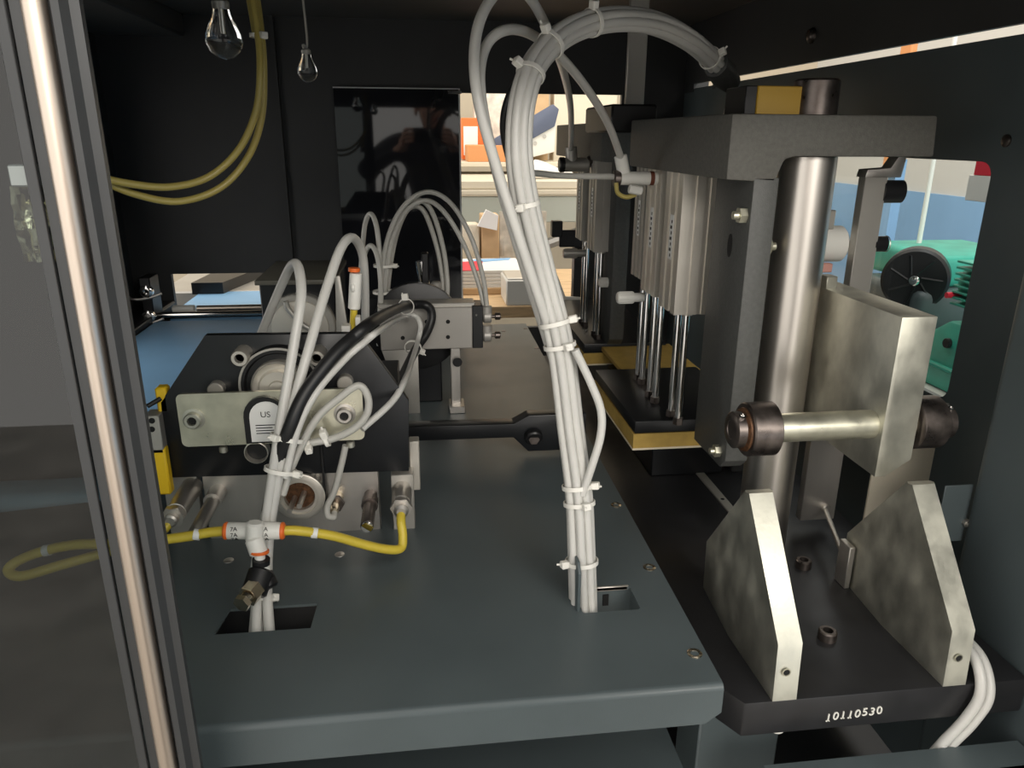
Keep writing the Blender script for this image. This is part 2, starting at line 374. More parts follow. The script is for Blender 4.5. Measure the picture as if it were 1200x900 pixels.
for px, py in ((268, 657), (398, 650), (590, 388), (616, 385), (629, 408)):
    p = at(px, py, z=0); b = NB(); lathe(b, (p.x, p.y, -.001), (0, 0, 1), [(0, .006), (.0018, .0055), (.0026, .003), (.0026, .001)], 14)
    obj('rivet', b, 'steel' if py > 500 else 'darksteel', tb)
# hose anchor tab beside the right cut-out
b = NB(); prism(b, [(0.622, -0.004), (0.668, -0.004), (0.668, 0.028), (0.655, 0.052), (0.630, 0.052), (0.622, 0.044)], 'x', 0.1445, 0.1475, 0.0005)
obj('anchor_tab', b, 'slate', tb)
# lower shelves under the table
b = NB(); bx(b, -0.60, 0.25, 0.548, 0.95, -0.165, -0.16)
tag(obj('lower_shelf', b, 'slate'), 'slate sheet shelf below the table front flange', 'shelf')
b = NB(); bx(b, 0.31, 0.575, 0.495, 0.528, -0.122, -0.118); bx(b, 0.31, 0.575, 0.495, 0.499, -0.30, -0.118)
tag(obj('lower_ledge', b, 'slate'), 'slate folded ledge below the stamped base plate', 'ledge')
b = NB(); bx(b, 0.275, 0.365, 0.60, 0.66, -0.45, -0.088, 0.002); tag(obj('support_leg', b, 'slate'), 'slate support leg under the stamped base plate', 'leg')
b = NB(); bx(b, -1.0, 0.72, 0.45, 1.95, -0.47, -0.45); struct('floor', b, 'black', 'dark sheet floor of the machine', 'floor')

# ================================================================ BASE PLATE WITH STAMPED NUMBER
bp = thing('base_plate', 'thick black steel base plate stamped 10110530', 'plate', (0.42, 0.8, -0.088))
b = NB(); prism(b, [(0.287, 0.535), (0.5755, 0.535), (0.5755, 1.70), (0.272, 1.70), (0.272, 0.560)], 'z', -0.088, -0.05, 0.0012)
obj('plate', b, 'base', bp)
digs = '10110530'
for k, ch in enumerate(digs):
    mt = Matrix.Translation((0.3725+k*0.00735, 0.5347, -0.0745+random.uniform(-.0006, .0006)+k*0.0004)) @ Matrix.Rotation(random.uniform(-.12, .12), 4, 'Y') @ FACE
    text('stamped_digit', ch, 0.0125, 'stamp', bp, mt, 0.0006)
for px, py in ((941, 664), (969, 748)):
    p = at(px, py, z=-0.05); hexsocket('cap_screw', (p.x, p.y, -0.05), (0, 0, 1), 0.0095, 0.010, 'darksteel', bp)
for px, py in ((1128, 840), (907, 858)):
    p = at(px, py, y=0.55); b = NB(); lathe(b, (p.x, .548, -.087), (0, 0, -1), [(0, .008), (.007, .008), (.009, .006)], 16); obj('levelling_foot', b, 'tie', bp)
b = NB(); prism(b, rrect(0.418, 0.431, 0.80, 1.12, .003), 'z', -.0505, -.0475, .0004); r = obj('guide_strip', b, 'alu', bp)
for yy in (.93, 1.03): b = NB(); cyl(b, (.4245, yy, -.048), (.4245, yy, -.0472), .0028, 12); obj('screw_hole', b, 'hole', r)

# ================================================================ WEDGE BLOCKS
def wedge(x0, x1, label):
    t = thing('wedge_block', label, 'wedge block', ((x0+x1)/2, .63, -.05), 'zinc wedge blocks on the base plate')
    # profile (y, z) and half thickness: thickest along the vertical crease below the peak
    P = [(.535, -.05, .0118), (.5385, .010, .0118), (.628, .1185, .0122), (.636, .1185, .0122), (.725, .009, .0084), (.722, -.05, .0084)]
    cen = [(.632, -.05, .0146), (.632, .1185, .0122)]
    cx = (x0+x1)/2; b = NB(); L = {}
    for s in (-1, 1):
        L[s] = [b.verts.new((cx+s*h, y, z)) for (y, z, h) in P]; cb = b.verts.new((cx+s*cen[0][2], .632, -.05)); ct = b.verts.new((cx+s*.0142, .632, .1185))
        b.faces.new((L[s][0], L[s][1], L[s][2], ct, cb)); b.faces.new((cb, ct, L[s][3], L[s][4], L[s][5])); L[s] += [cb, ct]
    loop = [0, 1, 2, 7, 3, 4, 5, 6]
    for a, c in zip(loop, loop[1:]+loop[:1]): b.faces.new((L[-1][a], L[-1][c], L[1][c], L[1][a]))
    bmesh.ops.recalc_face_normals(b, faces=b.faces[:])
    obj('block_body', b, 'zinc', t)
    b = NB(); lathe(b, (cx-.002, .5352, -.018), (0, -1, 0), [(0, .0042), (.0006, .0042), (.0007, .0032), (.0001, .003)], 18); hl = obj('tapped_hole', b, 'zincbright', t)
    b = NB(); cyl(b, (cx-.002, .5352, -.018), (cx-.002, .5347, -.018), .003, 16); obj('bore', b, 'hole', hl)
wedge(0.313, 0.338, 'zinc plated wedge block standing beside the slate table edge')
wedge(0.485, 0.510, 'zinc plated wedge block standing beside the slate corner post')
b = NB(); bx(b, .479, .486, .70, .722, -.05, .004, .0008); tag(obj('stop_plate', b, 'steel'), 'small steel stop plate at the back of the wedge block by the post', 'plate')

# ================================================================ GUIDE SHAFT, LIFTING BLOCK, ROLLERS
SX, SY = 0.424, 0.805
sh = thing('guide_shaft', 'thick polished steel guide shaft standing behind the wedge blocks', 'shaft', (SX, SY, -.05))
b = NB(); cyl(b, (SX, SY, -.05), (SX, SY, .43), .0305, 48); obj('shaft_body', b, 'shaft', sh)
b = NB(); cyl(b, (SX, SY, .428), (SX, SY, .508), .0235, 32, .002); obj('upper_stub', b, 'darksteel', sh)
lb = thing('lifting_block', 'heavy zinc plated lifting block with a cross axle and two rollers', 'block', (.475, .72, .119))
b = NB(); prism(b, [(.457, .119), (.468, .119), (.494, .137), (.494, .287), (.457, .287)], 'y', .648, .842, .0009); obj('block_body', b, 'zinc', lb)
AY, AZ = .668, .170
b = NB(); cyl(b, (.335, AY, AZ), (.458, AY, AZ), .0148, 32, .001); cyl(b, (.493, AY, AZ), (.500, AY, AZ), .0148, 32); obj('cross_axle', b, 'zincbright', lb)
def roller(x, s):
    b = NB(); lathe(b, (x, AY, AZ), (s, 0, 0), [(0, .012), (0, .0255), (.0015, .0275), (.0285, .0275), (.030, .026), (.0305, .0215)], 40); r = obj('roller', b, 'darksteel', lb)
    b = NB(); lathe(b, (x+s*.0302, AY, AZ), (s, 0, 0), [(0, .0225), (.002, .0218), (.004, .018)], 32); obj('greased_shoulder', b, 'rust', r)
    b = NB(); lathe(b, (x+s*.0315, AY, AZ), (s, 0, 0), [(0, .0185), (.011, .0185), (.0125, .0165), (.0125, .0095), (.0118, .009)], 32); c = obj('shaft_collar', b, 'darksteel', r)
    b = NB(); cyl(b, (x+s*.035, AY, AZ), (x+s*.0432, AY, AZ), .0085, 24, .001); obj('axle_end', b, 'zinc', c)
    b = NB(); lathe(b, (x+s*.0375, AY-.008, AZ+.0155), (0, -.45, .9), [(0, .0035), (.0035, .0035), (.004, .002), (.002, .0015)], 14); obj('grub_screw', b, 'chrome', c)
roller(.350, -1); roller(.498, 1)
b = NB(); bx(b, .4575, .470, .790, .808, .286, .3005, .0006); obj('key', b, 'zinc', lb)
b = NB(); bx(b, .487, .5345, .826, .838, -.030, .20, .0008); lk = obj('link_plate', b, 'steel', lb)
b = NB(); cyl(b, (.519, .827, -.012), (.519, .819, -.012), .006, 16, .001); cyl(b, (.519, .826, -.012), (.484, .723, -.014), .003, 12); obj('pull_pin', b, 'steel', lk)
# upright steel strip with slots and the white plastic roller beside it
us = thing('slotted_upright', 'upright steel strip with black slotted knobs behind the lifting block', 'bracket', (.54, .87, .25))
b = NB(); bx(b, .5315, .560, .865, .880, .10, .408, .0008); obj('strip', b, 'alugrey', us)
b = NB(); prism(b, [(.529, .405), (.575, .405), (.578, .428), (.570, .432), (.560, .416), (.531, .414)], 'y', .862, .882, .0008); obj('top_hook', b, 'steel', us)
for z, r in ((.388, .0135), (.325, .0095)):
    b = NB(); prism(b, [(.872+math.cos(a)*r*.8, z+math.sin(a)*r) for a in [k*math.pi/9 for k in range(18)]], 'x', .558, .585-(.010 if r < .01 else 0)); kn = obj('knob', b, 'black', us)
    if r < .01: b = NB(); lathe(b, (.5745, .872, z), (1, 0, 0), [(0, .0098), (.0012, .0102), (.0016, .0085)], 20, False); obj('knob_ring', b, 'steel', kn)
b = NB(); bx(b, .50, .533, .868, .876, .12, .14, .001); obj('foot', b, 'alugrey', us)
wr = thing('white_roller', 'white plastic roller beside the polished shaft', 'roller', (.51, .905, .30))
b = NB(); cyl(b, (.488, .90, .322), (.533, .90, .322), .0225, 32, .003); obj('roller_body', b, 'white', wr)
b = NB(); cyl(b, (.470, .90, .322), (.489, .90, .322), .006, 14); obj('spindle', b, 'steel', wr)
b = NB(); bx(b, .498, .512, .885, .892, .342, .365, .001); obj('clip', b, 'alugrey', wr)
b = NB(); bx(b, .496, .511, .874, .884, .290, .301, .001); obj('pink_tag', b, mat('faded_pink', (.62, .32, .27), .6), wr)
b = NB(); bx(b, .462, .468, .853, .856, .02, .43, .0006); tag(obj('steel_strip', b, 'alu'), 'thin pale steel edge strip behind the polished shaft', 'strip')
b = NB(); bx(b, .560, .64, .80, .803, -.05, .118); tag(obj('beige_guard', b, 'cream'), 'beige guard sheet behind the wedge block by the post', 'guard')
b = NB(); bx(b, .475, .535, 1.02, 1.05, -.05, .47, .002); tag(obj('rear_upright', b, 'wall'), 'black upright behind the white plastic roller', 'upright')

# ================================================================ PRESS UNITS
def grooved(bm, x0, x1, y0, y1, z0, z1, g=.0022):
    """square aluminium extrusion with two T grooves on each visible side"""
    w, d = x1-x0, y1-y0
    pts = []
    def side(ax, ay, bxx, byy, nx, ny):
        for t, dep in ((0, 0), (.24, 0), (.24, g), (.38, g), (.38, 0), (.62, 0), (.62, g), (.76, g), (.76, 0)):
            pts.append((ax+(bxx-ax)*t-nx*dep, ay+(byy-ay)*t-ny*dep))
    side(x0, y0, x1, y0, 0, -1); side(x1, y0, x1, y1, 1, 0); side(x1, y1, x0, y1, 0, 1); side(x0, y1, x0, y0, -1, 0)
    prism(bm, pts, 'z', z0, z1); return bm
def cylinder_unit(x0, y0, dx, dy, zb, zt, zp, label, grp, scheme='alu', second=True):
    t = thing('air_cylinder', label, 'air cylinder', (x0+dx/2, y0+dy/2, zp), grp)
    b = NB(); grooved(b, x0, x0+dx, y0, y0+dy, zb, zt); body = obj('extruded_body', b, scheme, t)
    b = NB(); bx(b, x0-.0004, x0+.0002, y0+dy*.40, y0+dy*.60, zb+(zt-zb)*.38, zb+(zt-zb)*.70); lab = obj('rating_label', b, 'label', body)
    b = NB(); n = 7
    for k in range(n):
        zz = zb+(zt-zb)*(.40+.28*k/n); bx(b, x0-.0007, x0-.0003, y0+dy*.45, y0+dy*(.5+.05*(k % 2)), zz, zz+(zt-zb)*.022)
    obj('label_print', b, 'ink', lab)
    for yy in ((y0+dy*.28, y0+dy*.74) if second else (y0+dy*.5,)):
        b = NB(); cyl(b, (x0+dx*.5, yy, zp), (x0+dx*.5, yy, zb+.001), .0048, 20); r = obj('piston_rod', b, 'chrome', t)
        b = NB(); hexn(b, (x0+dx*.5, yy, zp-.0005), (x0+dx*.5, yy, zp+.009), .0070); obj('lock_nut', b, 'darksteel', r)
        b = NB(); cyl(b, (x0+dx*.5, yy, zb-.004), (x0+dx*.5, yy, zb+.001), .0075, 18); obj('rod_bush', b, 'alu', r)
    return t
def press(y0, y1, tag1, colbolt):
    t = thing('cast_press', tag1, 'press', (.42, (y0+y1)/2, .08), 'cast press frames')
    prof = [(.315, .472), (.315, .408), (.368, .405), (.372, .418), (.376, .428), (.386, .431), (.540, .431), (.537, .472)]
    b = NB(); prism(b, prof, 'y', y0, y1, .0025); obj('top_beam', b, 'cast', t)
    b = NB(); prism(b, [(y0, .410), (y0, .092), (y0+.014, .079), (y0+.10, .079), (y0+.10, .410)], 'x', .345, .372, .001); col = obj('side_column', b, 'castdark', t)
    if colbolt:
        hexnut('hex_nut', (.345, y0+.013, .371), (-1, 0, 0), .0085, .008, 'zincbright', col)
        hexnut('hex_nut', (.372, y0+.020, .337), (1, 0, 0), .0085, .008, 'zincbright', col)
        b = NB(); prism(b, [(y0+.045+math.cos(a)*.006, .335+math.sin(a)*.013) for a in [k*math.pi/9 for k in range(18)]], 'x', .3444, .3456); obj('slot', b, 'hole', col)
        hexnut('hex_nut', (.345, y0+.018, .098), (-1, 0, 0), .0075, .007, 'zincbright', col)
    return t
press(.76, 1.13, 'dark cast press frame joined by the polished guide shaft', True)
press(1.31, 1.74, 'dark cast press frame next to the rear opening', False)
def presspad(y0, y1, xl, label, notch):
    t = thing('press_pad', label, 'press plate', (.35, (y0+y1)/2, .042), 'padded press plates')
    def outline(e): return [(xl-e, y0-e), (.46, y0-e), (.46, y1), (xl-e, y1)]
    b = NB(); prism(b, outline(.000), 'z', .0625, .080, .001); obj('black_plate', b, 'blackplate', t)
    b = NB(); prism(b, outline(.002), 'z', .0415, .0625); obj('foam_pad', b, 'gold', t)
    b = NB(); prism(b, outline(.0028), 'z', .0390, .0417); obj('pale_skin', b, 'goldedge', t)
    return t
presspad(.925, 1.165, .286, 'black press plate on gold foam nearest the wedge blocks', True)
presspad(1.325, 1.72, .302, 'black press plate on gold foam beside the rear opening', False)
b = NB(); bx(b, .335, .47, 1.155, 1.335, .066, .074, .001); tag(obj('cross_strip', b, 'gold'), 'narrow gold strip bridging the two press plates', 'strip')
b = NB(); bx(b, .345, .46, 1.02, 1.72, -.05, .040, .002); tag(obj('press_bed', b, 'blackplate'), 'black steel bed under the gold foam press plates', 'bed')
g1 = 'air cylinders under the cast press frames'
cylinder_unit(.318, .895, .047, .064, .235, .409, .080, 'pale aluminium air cylinder nearest the cast side column', g1)
cylinder_unit(.318, .982, .036, .060, .240, .409, .080, 'pale aluminium air cylinder in the middle of the row of three', g1)
cylinder_unit(.325, 1.072, .034, .050, .248, .409, .080, 'grey aluminium air cylinder above the white ribbed silencer', g1, 'alugrey')
cylinder_unit(.318, 1.345, .036, .060, .248, .409, .080, 'grey aluminium air cylinder on the rear press frame with two rods', g1, 'alugrey')
cylinder_unit(.316, 1.45, .034, .055, .255, .409, .080, 'slim grey aluminium air cylinder furthest along the rear press frame', g1, 'alugrey')
# silencers, ribbed plastic plugs on the cylinders
def silencer(px, py, y, L, r, m, label):
    p = at(px, py, y=y); t = thing('silencer', label, 'silencer', p-V((0, 0, r)))
    b = NB(); lathe(b, p, (1, 0, 0), [(0, r*.8), (L*.04, r), (L*.62, r)], 24); bd = obj('plug_body', b, m, t)
    for k in range(12):
        a = 2*math.pi*k/12; c = p+V((L*.08, math.cos(a)*r, math.sin(a)*r)); b = NB(); cyl(b, c, c+V((L*.5, 0, 0)), r*.10, 6); obj('rib', b, m, bd)
    b = NB(); cyl(b, p+V((L*.60, 0, 0)), p+V((L, 0, 0)), r*.78, 20); obj('thread', b, m, t)
silencer(723, 349, 1.06, .040, .0085, 'white', 'white ribbed silencer on the cylinder nearest the guide shaft')
silencer(702, 331, 1.34, .040, .0085, 'white', 'white ribbed silencer on the rear press frame cylinder')
silencer(660, 297, 1.46, .045, .009, 'alugrey', 'grey ribbed silencer in front of the rear opening')
# black bracket far beside the rear opening
bk = thing('sensor_bracket', 'black bracket with a white arm beside the rear opening', 'bracket', (.36, 1.76, 0))
b = NB(); bx(b, .368, .43, 1.755, 1.785, -.02, .21, .002); obj('post', b, 'black', bk)
b = NB(); bx(b, .31, .335, 1.74, 1.765, .225, .262, .002); bx(b, .33, .39, 1.75, 1.76, .20, .24, .002); obj('knob', b, 'black', bk)
b = NB(); prism(b, [(.325, .135), (.345, .085), (.395, .081), (.395, .070), (.300, .070)], 'y', 1.735, 1.742); obj('white_arm', b, 'white', bk)
# things on top of the beams
b = NB(); bx(b, .355, .408, .795, .85, .470, .5005, .001); ya = obj('amber_spring', b, 'amber'); tag(ya, 'amber polyurethane buffer block on top of the cast beam', 'buffer')
b = NB(); bx(b, .3425, .3555, .797, .85, .470, .5005, .001); tag(obj('buffer_stop', b, 'black'), 'black stop beside the amber buffer block', 'stop')
b = NB(); bx(b, .335, .365, 1.24, 1.25, .455, .705, .001); tag(obj('hanger_bracket', b, 'alugrey'), 'grey metal hanger strip dropping from the roof to the beam', 'hanger')
b = NB(); lathe(b, (.392, .93, .4705), (0, 0, 1), [(0, .018), (.012, .016), (.030, .010)], 16); tag(obj('cone_nozzle', b, 'alugrey'), 'grey cone fitting on top of the cast beam', 'fitting')
b = NB(); bx(b, .29, .36, 1.15, 1.33, .455, .495, .003); tag(obj('frame_coupler', b, 'black'), 'black coupling block between the two cast beams', 'block')

# ================================================================ FITTINGS NEAR THE CYLINDERS
ff = thing('elbow_fitting', 'white push-in flow fitting with a brown ring beside the cylinders', 'fitting', at(745, 222, y=1.0))
p = at(724, 209, y=1.0); q = at(770, 209, y=1.0)
b = NB(); cyl(b, p, q, .0088, 24, .001); obj('body', b, 'white', ff)
d = (q-p).normalized(); b = NB(); cyl(b, p+d*(q-p).length*.80, p+d*(q-p).length*.90, .0092, 24); obj('release_ring', b, 'brown', ff)
b = NB(); cyl(b, p+d*.008+V((0, 0, .006)), at(727, 182, y=1.0), .0085, 20, .001); obj('elbow_neck', b, 'white', ff)
b = NB(); cyl(b, p-d*.006, p+d*.003, .0105, 20, .001); obj('inlet_collar', b, 'darksteel', ff)
b = NB(); cyl(b, at(737, 221, y=.985), at(752, 224, y=.985), .006, 8, .001); obj('adjuster_knob', b, 'white', ff)
b = NB(); sweep(b, crom([at(x, y, y=.992) for x, y in ((722, 214), (724, 226), (734, 231), (745, 228))], 6), .003, 10); obj('short_hose', b, 'tubeolive', ff)
fe = thing('grey_elbow', 'grey push-in elbow at the upper end of the rear cylinder', 'fitting', at(680, 205, y=1.40))
b = NB(); cyl(b, at(660, 193, y=1.40), at(690, 193, y=1.40), .0125, 20, .002); obj('body', b, 'alugrey', fe)
b = NB(); cyl(b, at(655, 193, y=1.40), at(662, 193, y=1.40), .0135, 20, .002); obj('collar', b, 'black', fe)
b = NB(); cyl(b, at(670, 193, y=1.40), at(669, 172, y=1.40), .011, 20, .001); obj('neck', b, 'alugrey', fe)
b = NB(); cyl(b, at(688, 190, y=1.40), at(700, 188, y=1.40), .010, 20, .001); obj('thread', b, 'darksteel', fe)

# ================================================================ HOSES
TG = 'milky hoses of the thick upright bundle'
ctr = [(684, 735, .640), (683, 700, .643), (681, 640, .652), (678, 580, .665), (668, 500, .680), (656, 405, .690), (634, 315, .700), (616, 240, .700), (608, 175, .700), (613, 115, .705), (632, 68, .725), (668, 36, .75), (715, 23, .78), (765, 27, .83), (805, 45, .88), (832, 68, .93), (852, 92, .97)]
path = crom([at(x, y, y=yy) for x, y, yy in ctr], 7)
def offset_path(path, ang0, rad, twist):
    out = []; d, s, u = frame(path[1]-path[0]); n = len(path)
    for i, p in enumerate(path):
        t = (path[min(i+1, n-1)]-path[max(i-1, 0)]).normalized(); s = (s-t*s.dot(t)).normalized(); u = s.cross(t)
        a = ang0+twist*i/n; k_ = 1.0-0.30*min(1.0, i/n/.6)          # the bundle is drawn tighter towards the arch
        out.append(p+(s*math.cos(a)+u*math.sin(a))*rad*k_)
    return out
for k in range(8):
    off = 0 if k == 7 else .0105
    if k < 7: pp = offset_path(path, k*math.pi*2/7+.3, off*random.uniform(.97, 1.05), .9)
    else: pp = path
    b = NB(); sweep(b, pp, .0046, 12)
    tag(obj('bundle_hose', b, 'tube'), 'milky white hose running in the thick bundle up through the right cut-out', 'hose', TG)
def hose(name, pts, r, m, label, group=None, cat='hose', per=10):
    b = tubebm([p if isinstance(p, Vector) else at(p[0], p[1], y=p[2]) for p in pts], r, per)
    return tag(obj(name, b, m), label, cat, group)
hose('loop_hose', [(672, 520, .715), (662, 450, .712), (644, 388, .690), (612, 290, .678), (583, 200, .68), (561, 120, .68), (556, 60, .69), (566, 15, .70), (590, -14, .72), (618, -6, .75), (645, 42, .82), (662, 90, 1.0), (669, 130, 1.2), (669, 176, 1.40)], .0048, 'tube', 'milky hose looping highest and dropping to the grey elbow')
hose('loop_hose', [(668, 520, .722), (656, 450, .722), (638, 388, .705), (606, 285, .688), (578, 185, .69), (563, 105, .70), (568, 58, .71), (590, 36, .72), (622, 40, .76), (660, 70, .82), (692, 110, .88), (714, 148, .94), (728, 186, 1.0)], .0047, 'tube', 'milky hose looping under the highest loop down to the white flow fitting')
hose('side_hose', [(630, 290, .72), (610, 235, .75), (603, 210, .80), (622, 203, .90), (660, 206, .97), (722, 207, 1.0)], .0040, 'tubegrey', 'thin grey hose crossing to the inlet of the white flow fitting')
hose('side_hose', [(603, 210, .735), (590, 150, .725), (600, 105, .72), (622, 80, .72)], .0036, 'rubber', 'thin dark hose bowing out of the bundle before the rear opening')
hose('stray_hose', [(674, 410, .672), (692, 448, .67), (704, 480, .665), (704, 510, .66), (694, 545, .655), (682, 580, .655)], .0040, 'tube', 'single milky hose bowing out of the bundle beside the gold foam')
hose('drain_hose', [V((.519, .62, -.044)), V((.521, .575, -.026)), V((.523, .545, -.030)), V((.521, .5285, -.055)), V((.512, .5285, -.085)), V((.496, .533, -.12)), V((.480, .545, -.18))], .0050, 'tube', 'milky hose hanging from the wedge block over the base plate edge', 'drain hoses over the base plate edge')
hose('drain_hose', [V((.529, .62, -.044)), V((.531, .577, -.028)), V((.533, .547, -.033)), V((.531, .5285, -.058)), V((.522, .5285, -.088)), V((.506, .533, -.122)), V((.490, .546, -.18))], .0050, 'tube', 'milky hose hanging from the wedge block over the base plate edge', 'drain hoses over the base plate edge')
e0, e1 = path[-6], path[-1]; b = NB(); lathe(b, e0, e1-e0, [(0, .0128), (.002, .015), ((e1-e0).length*.7, .0165), ((e1-e0).length+.012, .013)], 24); tag(obj('cable_boot', b, 'castdark'), 'dark grey boot closing the hose bundle above the cast beam', 'boot')
# cable ties
def tie(c, d, r, head, label, r2=None, hs=.0070):
    c = V(c); d, s, u = frame(d); t = thing('cable_tie', label, 'cable tie', c-V((0, 0, .002)))
    b = NB(); lathe(b, c-d*.0021, d, [(0, r), (0, r+.0011), (.0042, r+.0011), (.0042, r), (0, r)], 28, False); obj('strap', b, 'tie', t)
    h = V(head).normalized(); h = (h-d*h.dot(d)).normalized(); g = h.cross(d)
    b = NB(); bx(b, -hs*.55, hs*.55, -hs*.6, hs*.6, -.0035, .0035, .0008)
    bmesh.ops.transform(b, matrix=Matrix.Translation(c+h*(r+.003)) @ Matrix((g, h, d)).transposed().to_4x4(), verts=b.verts[:])
    hd = obj('head', b, 'tie', t)
    b = NB(); cyl(b, c+h*(r+.004)+g*.001, c+h*(r+.010)+g*.004, .0011, 6); obj('tail', b, 'tie', hd)
def near(path, px, py):
    best = None
    for i, p in enumerate(path):
        v = RM.transposed() @ (p-CAM); X = CX+F*v.x/-v.z; Y = CY-F*v.y/-v.z
        dd = (X-px)**2+(Y-py)**2
        if best is None or dd < best[0]: best = (dd, i)
    i = best[1]; return path[i], (path[min(i+1, len(path)-1)]-path[max(i-1, 0)]).normalized()
for px, py, hd, lb_ in ((654, 384, (1, -.3, .2), 'cable tie around the hose bundle level with the rear press plate'), (657, 402, (.3, -1, 0), 'lower of the close pair of ties below the loop hose'),
                        (681, 573, (1, -.5, 0), 'cable tie around the bundle just above the table screws'), (681, 586, (.2, -1, 0), 'second cable tie directly under the tie above the table screws'),
                        (617, 245, (-.5, -1, 0), 'faint cable tie on the bundle before the rear opening'), (620, 82, (-1, -.5, .3), 'cable tie on the bundle where the arch begins'),
                        (643, 50, (-.5, -.5, 1), 'cable tie on the bundle where the loop hoses cross'), (695, 28, (0, -.4, 1), 'cable tie on the arch of the bundle below the roof'), (832, 70, (.6, -.6, .4), 'cable tie on the bundle end above the cast beam')):
    c, d = near(path, px, py); tie(c, d, .0150 if py > 300 else .0124, hd, lb_)
c, d = near(path, 681, 655); tie(c, d, .0158, (-1, -.25, 0), 'cable tie fixing the bundle to the slate anchor tab')

# ================================================================ FEEDER UNIT ON THE TABLE
PY = .80
def onf(px, py, y=PY): return at(px, py, y=y)
fu = thing('feeder_unit', 'black octagonal feeder plate with hub and zinc bracket on the table', 'feeder', (-.15, .81, 0))
pts = [onf(*p) for p in ((196, 560), (188, 472), (240, 393), (421, 391), (479, 470), (479, 552))]
b = NB(); prism(b, [(p.x, p.z) for p in pts], 'y', PY, PY+.010, .0006); fp_ = obj('front_plate', b, 'blackplate', fu)
p, q = onf(215, 470), onf(470, 550); b = NB(); bx(b, p.x, q.x, PY+.009, PY+.10, q.z+.004, p.z+.01, .001); obj('gear_case', b, 'black', fu)
hc = onf(330, 448); hc.y = PY
b = NB(); lathe(b, hc, (0, -1, 0), [(0, .043), (.012, .043), (.013, .042), (.013, .037), (.009, .035)], 48); ring = obj('hub_ring', b, 'black', fu)
b = NB(); lathe(b, hc+V((0, -.010, 0)), (0, -1, 0), [(0, .0426), (.0035, .0426), (.0035, .0402), (0, .0402)], 48, False); obj('ring_edge', b, 'alugrey', ring)
b = NB(); lathe(b, hc+V((0, -.008, 0)), (0, -1, 0), [(0, .029), (.010, .029), (.012, .027), (.010, .024), (.010, .021), (.016, .019), (.016, .010), (.019, .009)], 48); obj('hub', b, 'alu', fu)
for px, py in ((286, 413), (374, 413)):
    c = onf(px, py, PY); b = NB(); lathe(b, c, (0, -1, 0), [(0, .009), (.022, .009), (.024, .008), (.024, .005), (.018, .0046)], 24); s = obj('spacer', b, 'alu', fu)
    b = NB(); cyl(b, c+V((0, -.018, 0)), c+V((0, -.0175, 0)), .0056, 16); obj('socket', b, 'hole', s)
BY = .762
bl = [onf(*p, BY) for p in ((205, 462), (424, 455), (424, 518), (212, 525))]
x0, x1, z0, z1 = bl[0].x, bl[1].x, bl[3].z+.001, bl[1].z
b = NB(); prism(b, rrect(x0, x1, z0, z1, .006, 4), 'y', BY, BY+.004); br = obj('zinc_bracket', b, 'zincbright', fu)
for p in br.data.polygons: p.use_smooth = False
for px, py in ((227, 491), (404, 485)):
    c = onf(px, py, BY); b = NB(); lathe(b, c+V((0, .001, 0)), (0, -1, 0), [(0, .0115), (.002, .0115), (.0025, .0085), (.008, .0085), (.009, .0075), (.009, .0048), (.003, .0045)], 24); s = obj('cap_screw', b, 'zinc' if px < 300 else 'steel', br)
    b = NB(); hexn(b, c+V((0, -.005, 0)), c+V((0, -.0042, 0)), .0046); obj('socket', b, 'hole', s)
    b = NB(); cyl(b, c+V((0, .003, 0)), c+V((0, PY-BY+.001, 0)), .008, 18); obj('standoff', b, 'alu', br)
for px, py in ((252, 458), (404, 450)):
    c = onf(px, py, PY-.012); b = NB(); cyl(b, c, V((c.x, PY+.001, c.z)), .0085, 20, .001); obj('standoff', b, 'alu', fu)
for px, py in ((262, 527), (411, 521)):
    c = onf(px, py, BY+.006); b = NB(); cyl(b, c+V((0, 0, -.003)), c+V((0, 0, .004)), .0045, 12, .001); obj('stud', b, 'zinc', br)
# arch-shaped plaque with its label, and the ring under it
c = onf(312, 492, BY); b = NB()
def arch(cx, z0, r, zc): return [(cx-r, z0)]+[(cx+r*math.cos(a), zc+r*math.sin(a)) for a in [math.pi-k*math.pi/12 for k in range(13)]]+[(cx+r, z0)]
prism(b, arch(c.x, c.z-.024, .0215, c.z+.006), 'y', BY-.0055, BY+.0005); pl = obj('arch_plaque', b, 'black', br)
b = NB(); prism(b, arch(c.x+.002, c.z-.022, .0175, c.z+.005), 'y', BY-.0063, BY-.0050); pl2 = obj('label', b, 'label', pl)
text('label_print', 'US', .009, 'ink', pl, Matrix.Translation((c.x+.001, BY-.0064, c.z+.008)) @ FACE, .0002)
b = NB()
for k in range(4): bx(b, c.x-.010, c.x+.010-.003*(k % 2), BY-.0066, BY-.0062, c.z-.004-.003*k, c.z-.003-.003*k)
obj('label_lines', b, 'ink', pl)
c = onf(301, 529, BY-.001); b = NB(); lathe(b, c+V((0, .008, 0)), (0, -1, 0), [(0, .0125), (.012, .0125), (.0125, .0115), (.0005, .011)], 28, False); obj('cable_grommet', b, 'alu', fu)
b = NB(); cyl(b, c+V((0, .008, 0)), c+V((0, .004, 0)), .0118, 24); obj('grommet_core', b, 'black', fu)
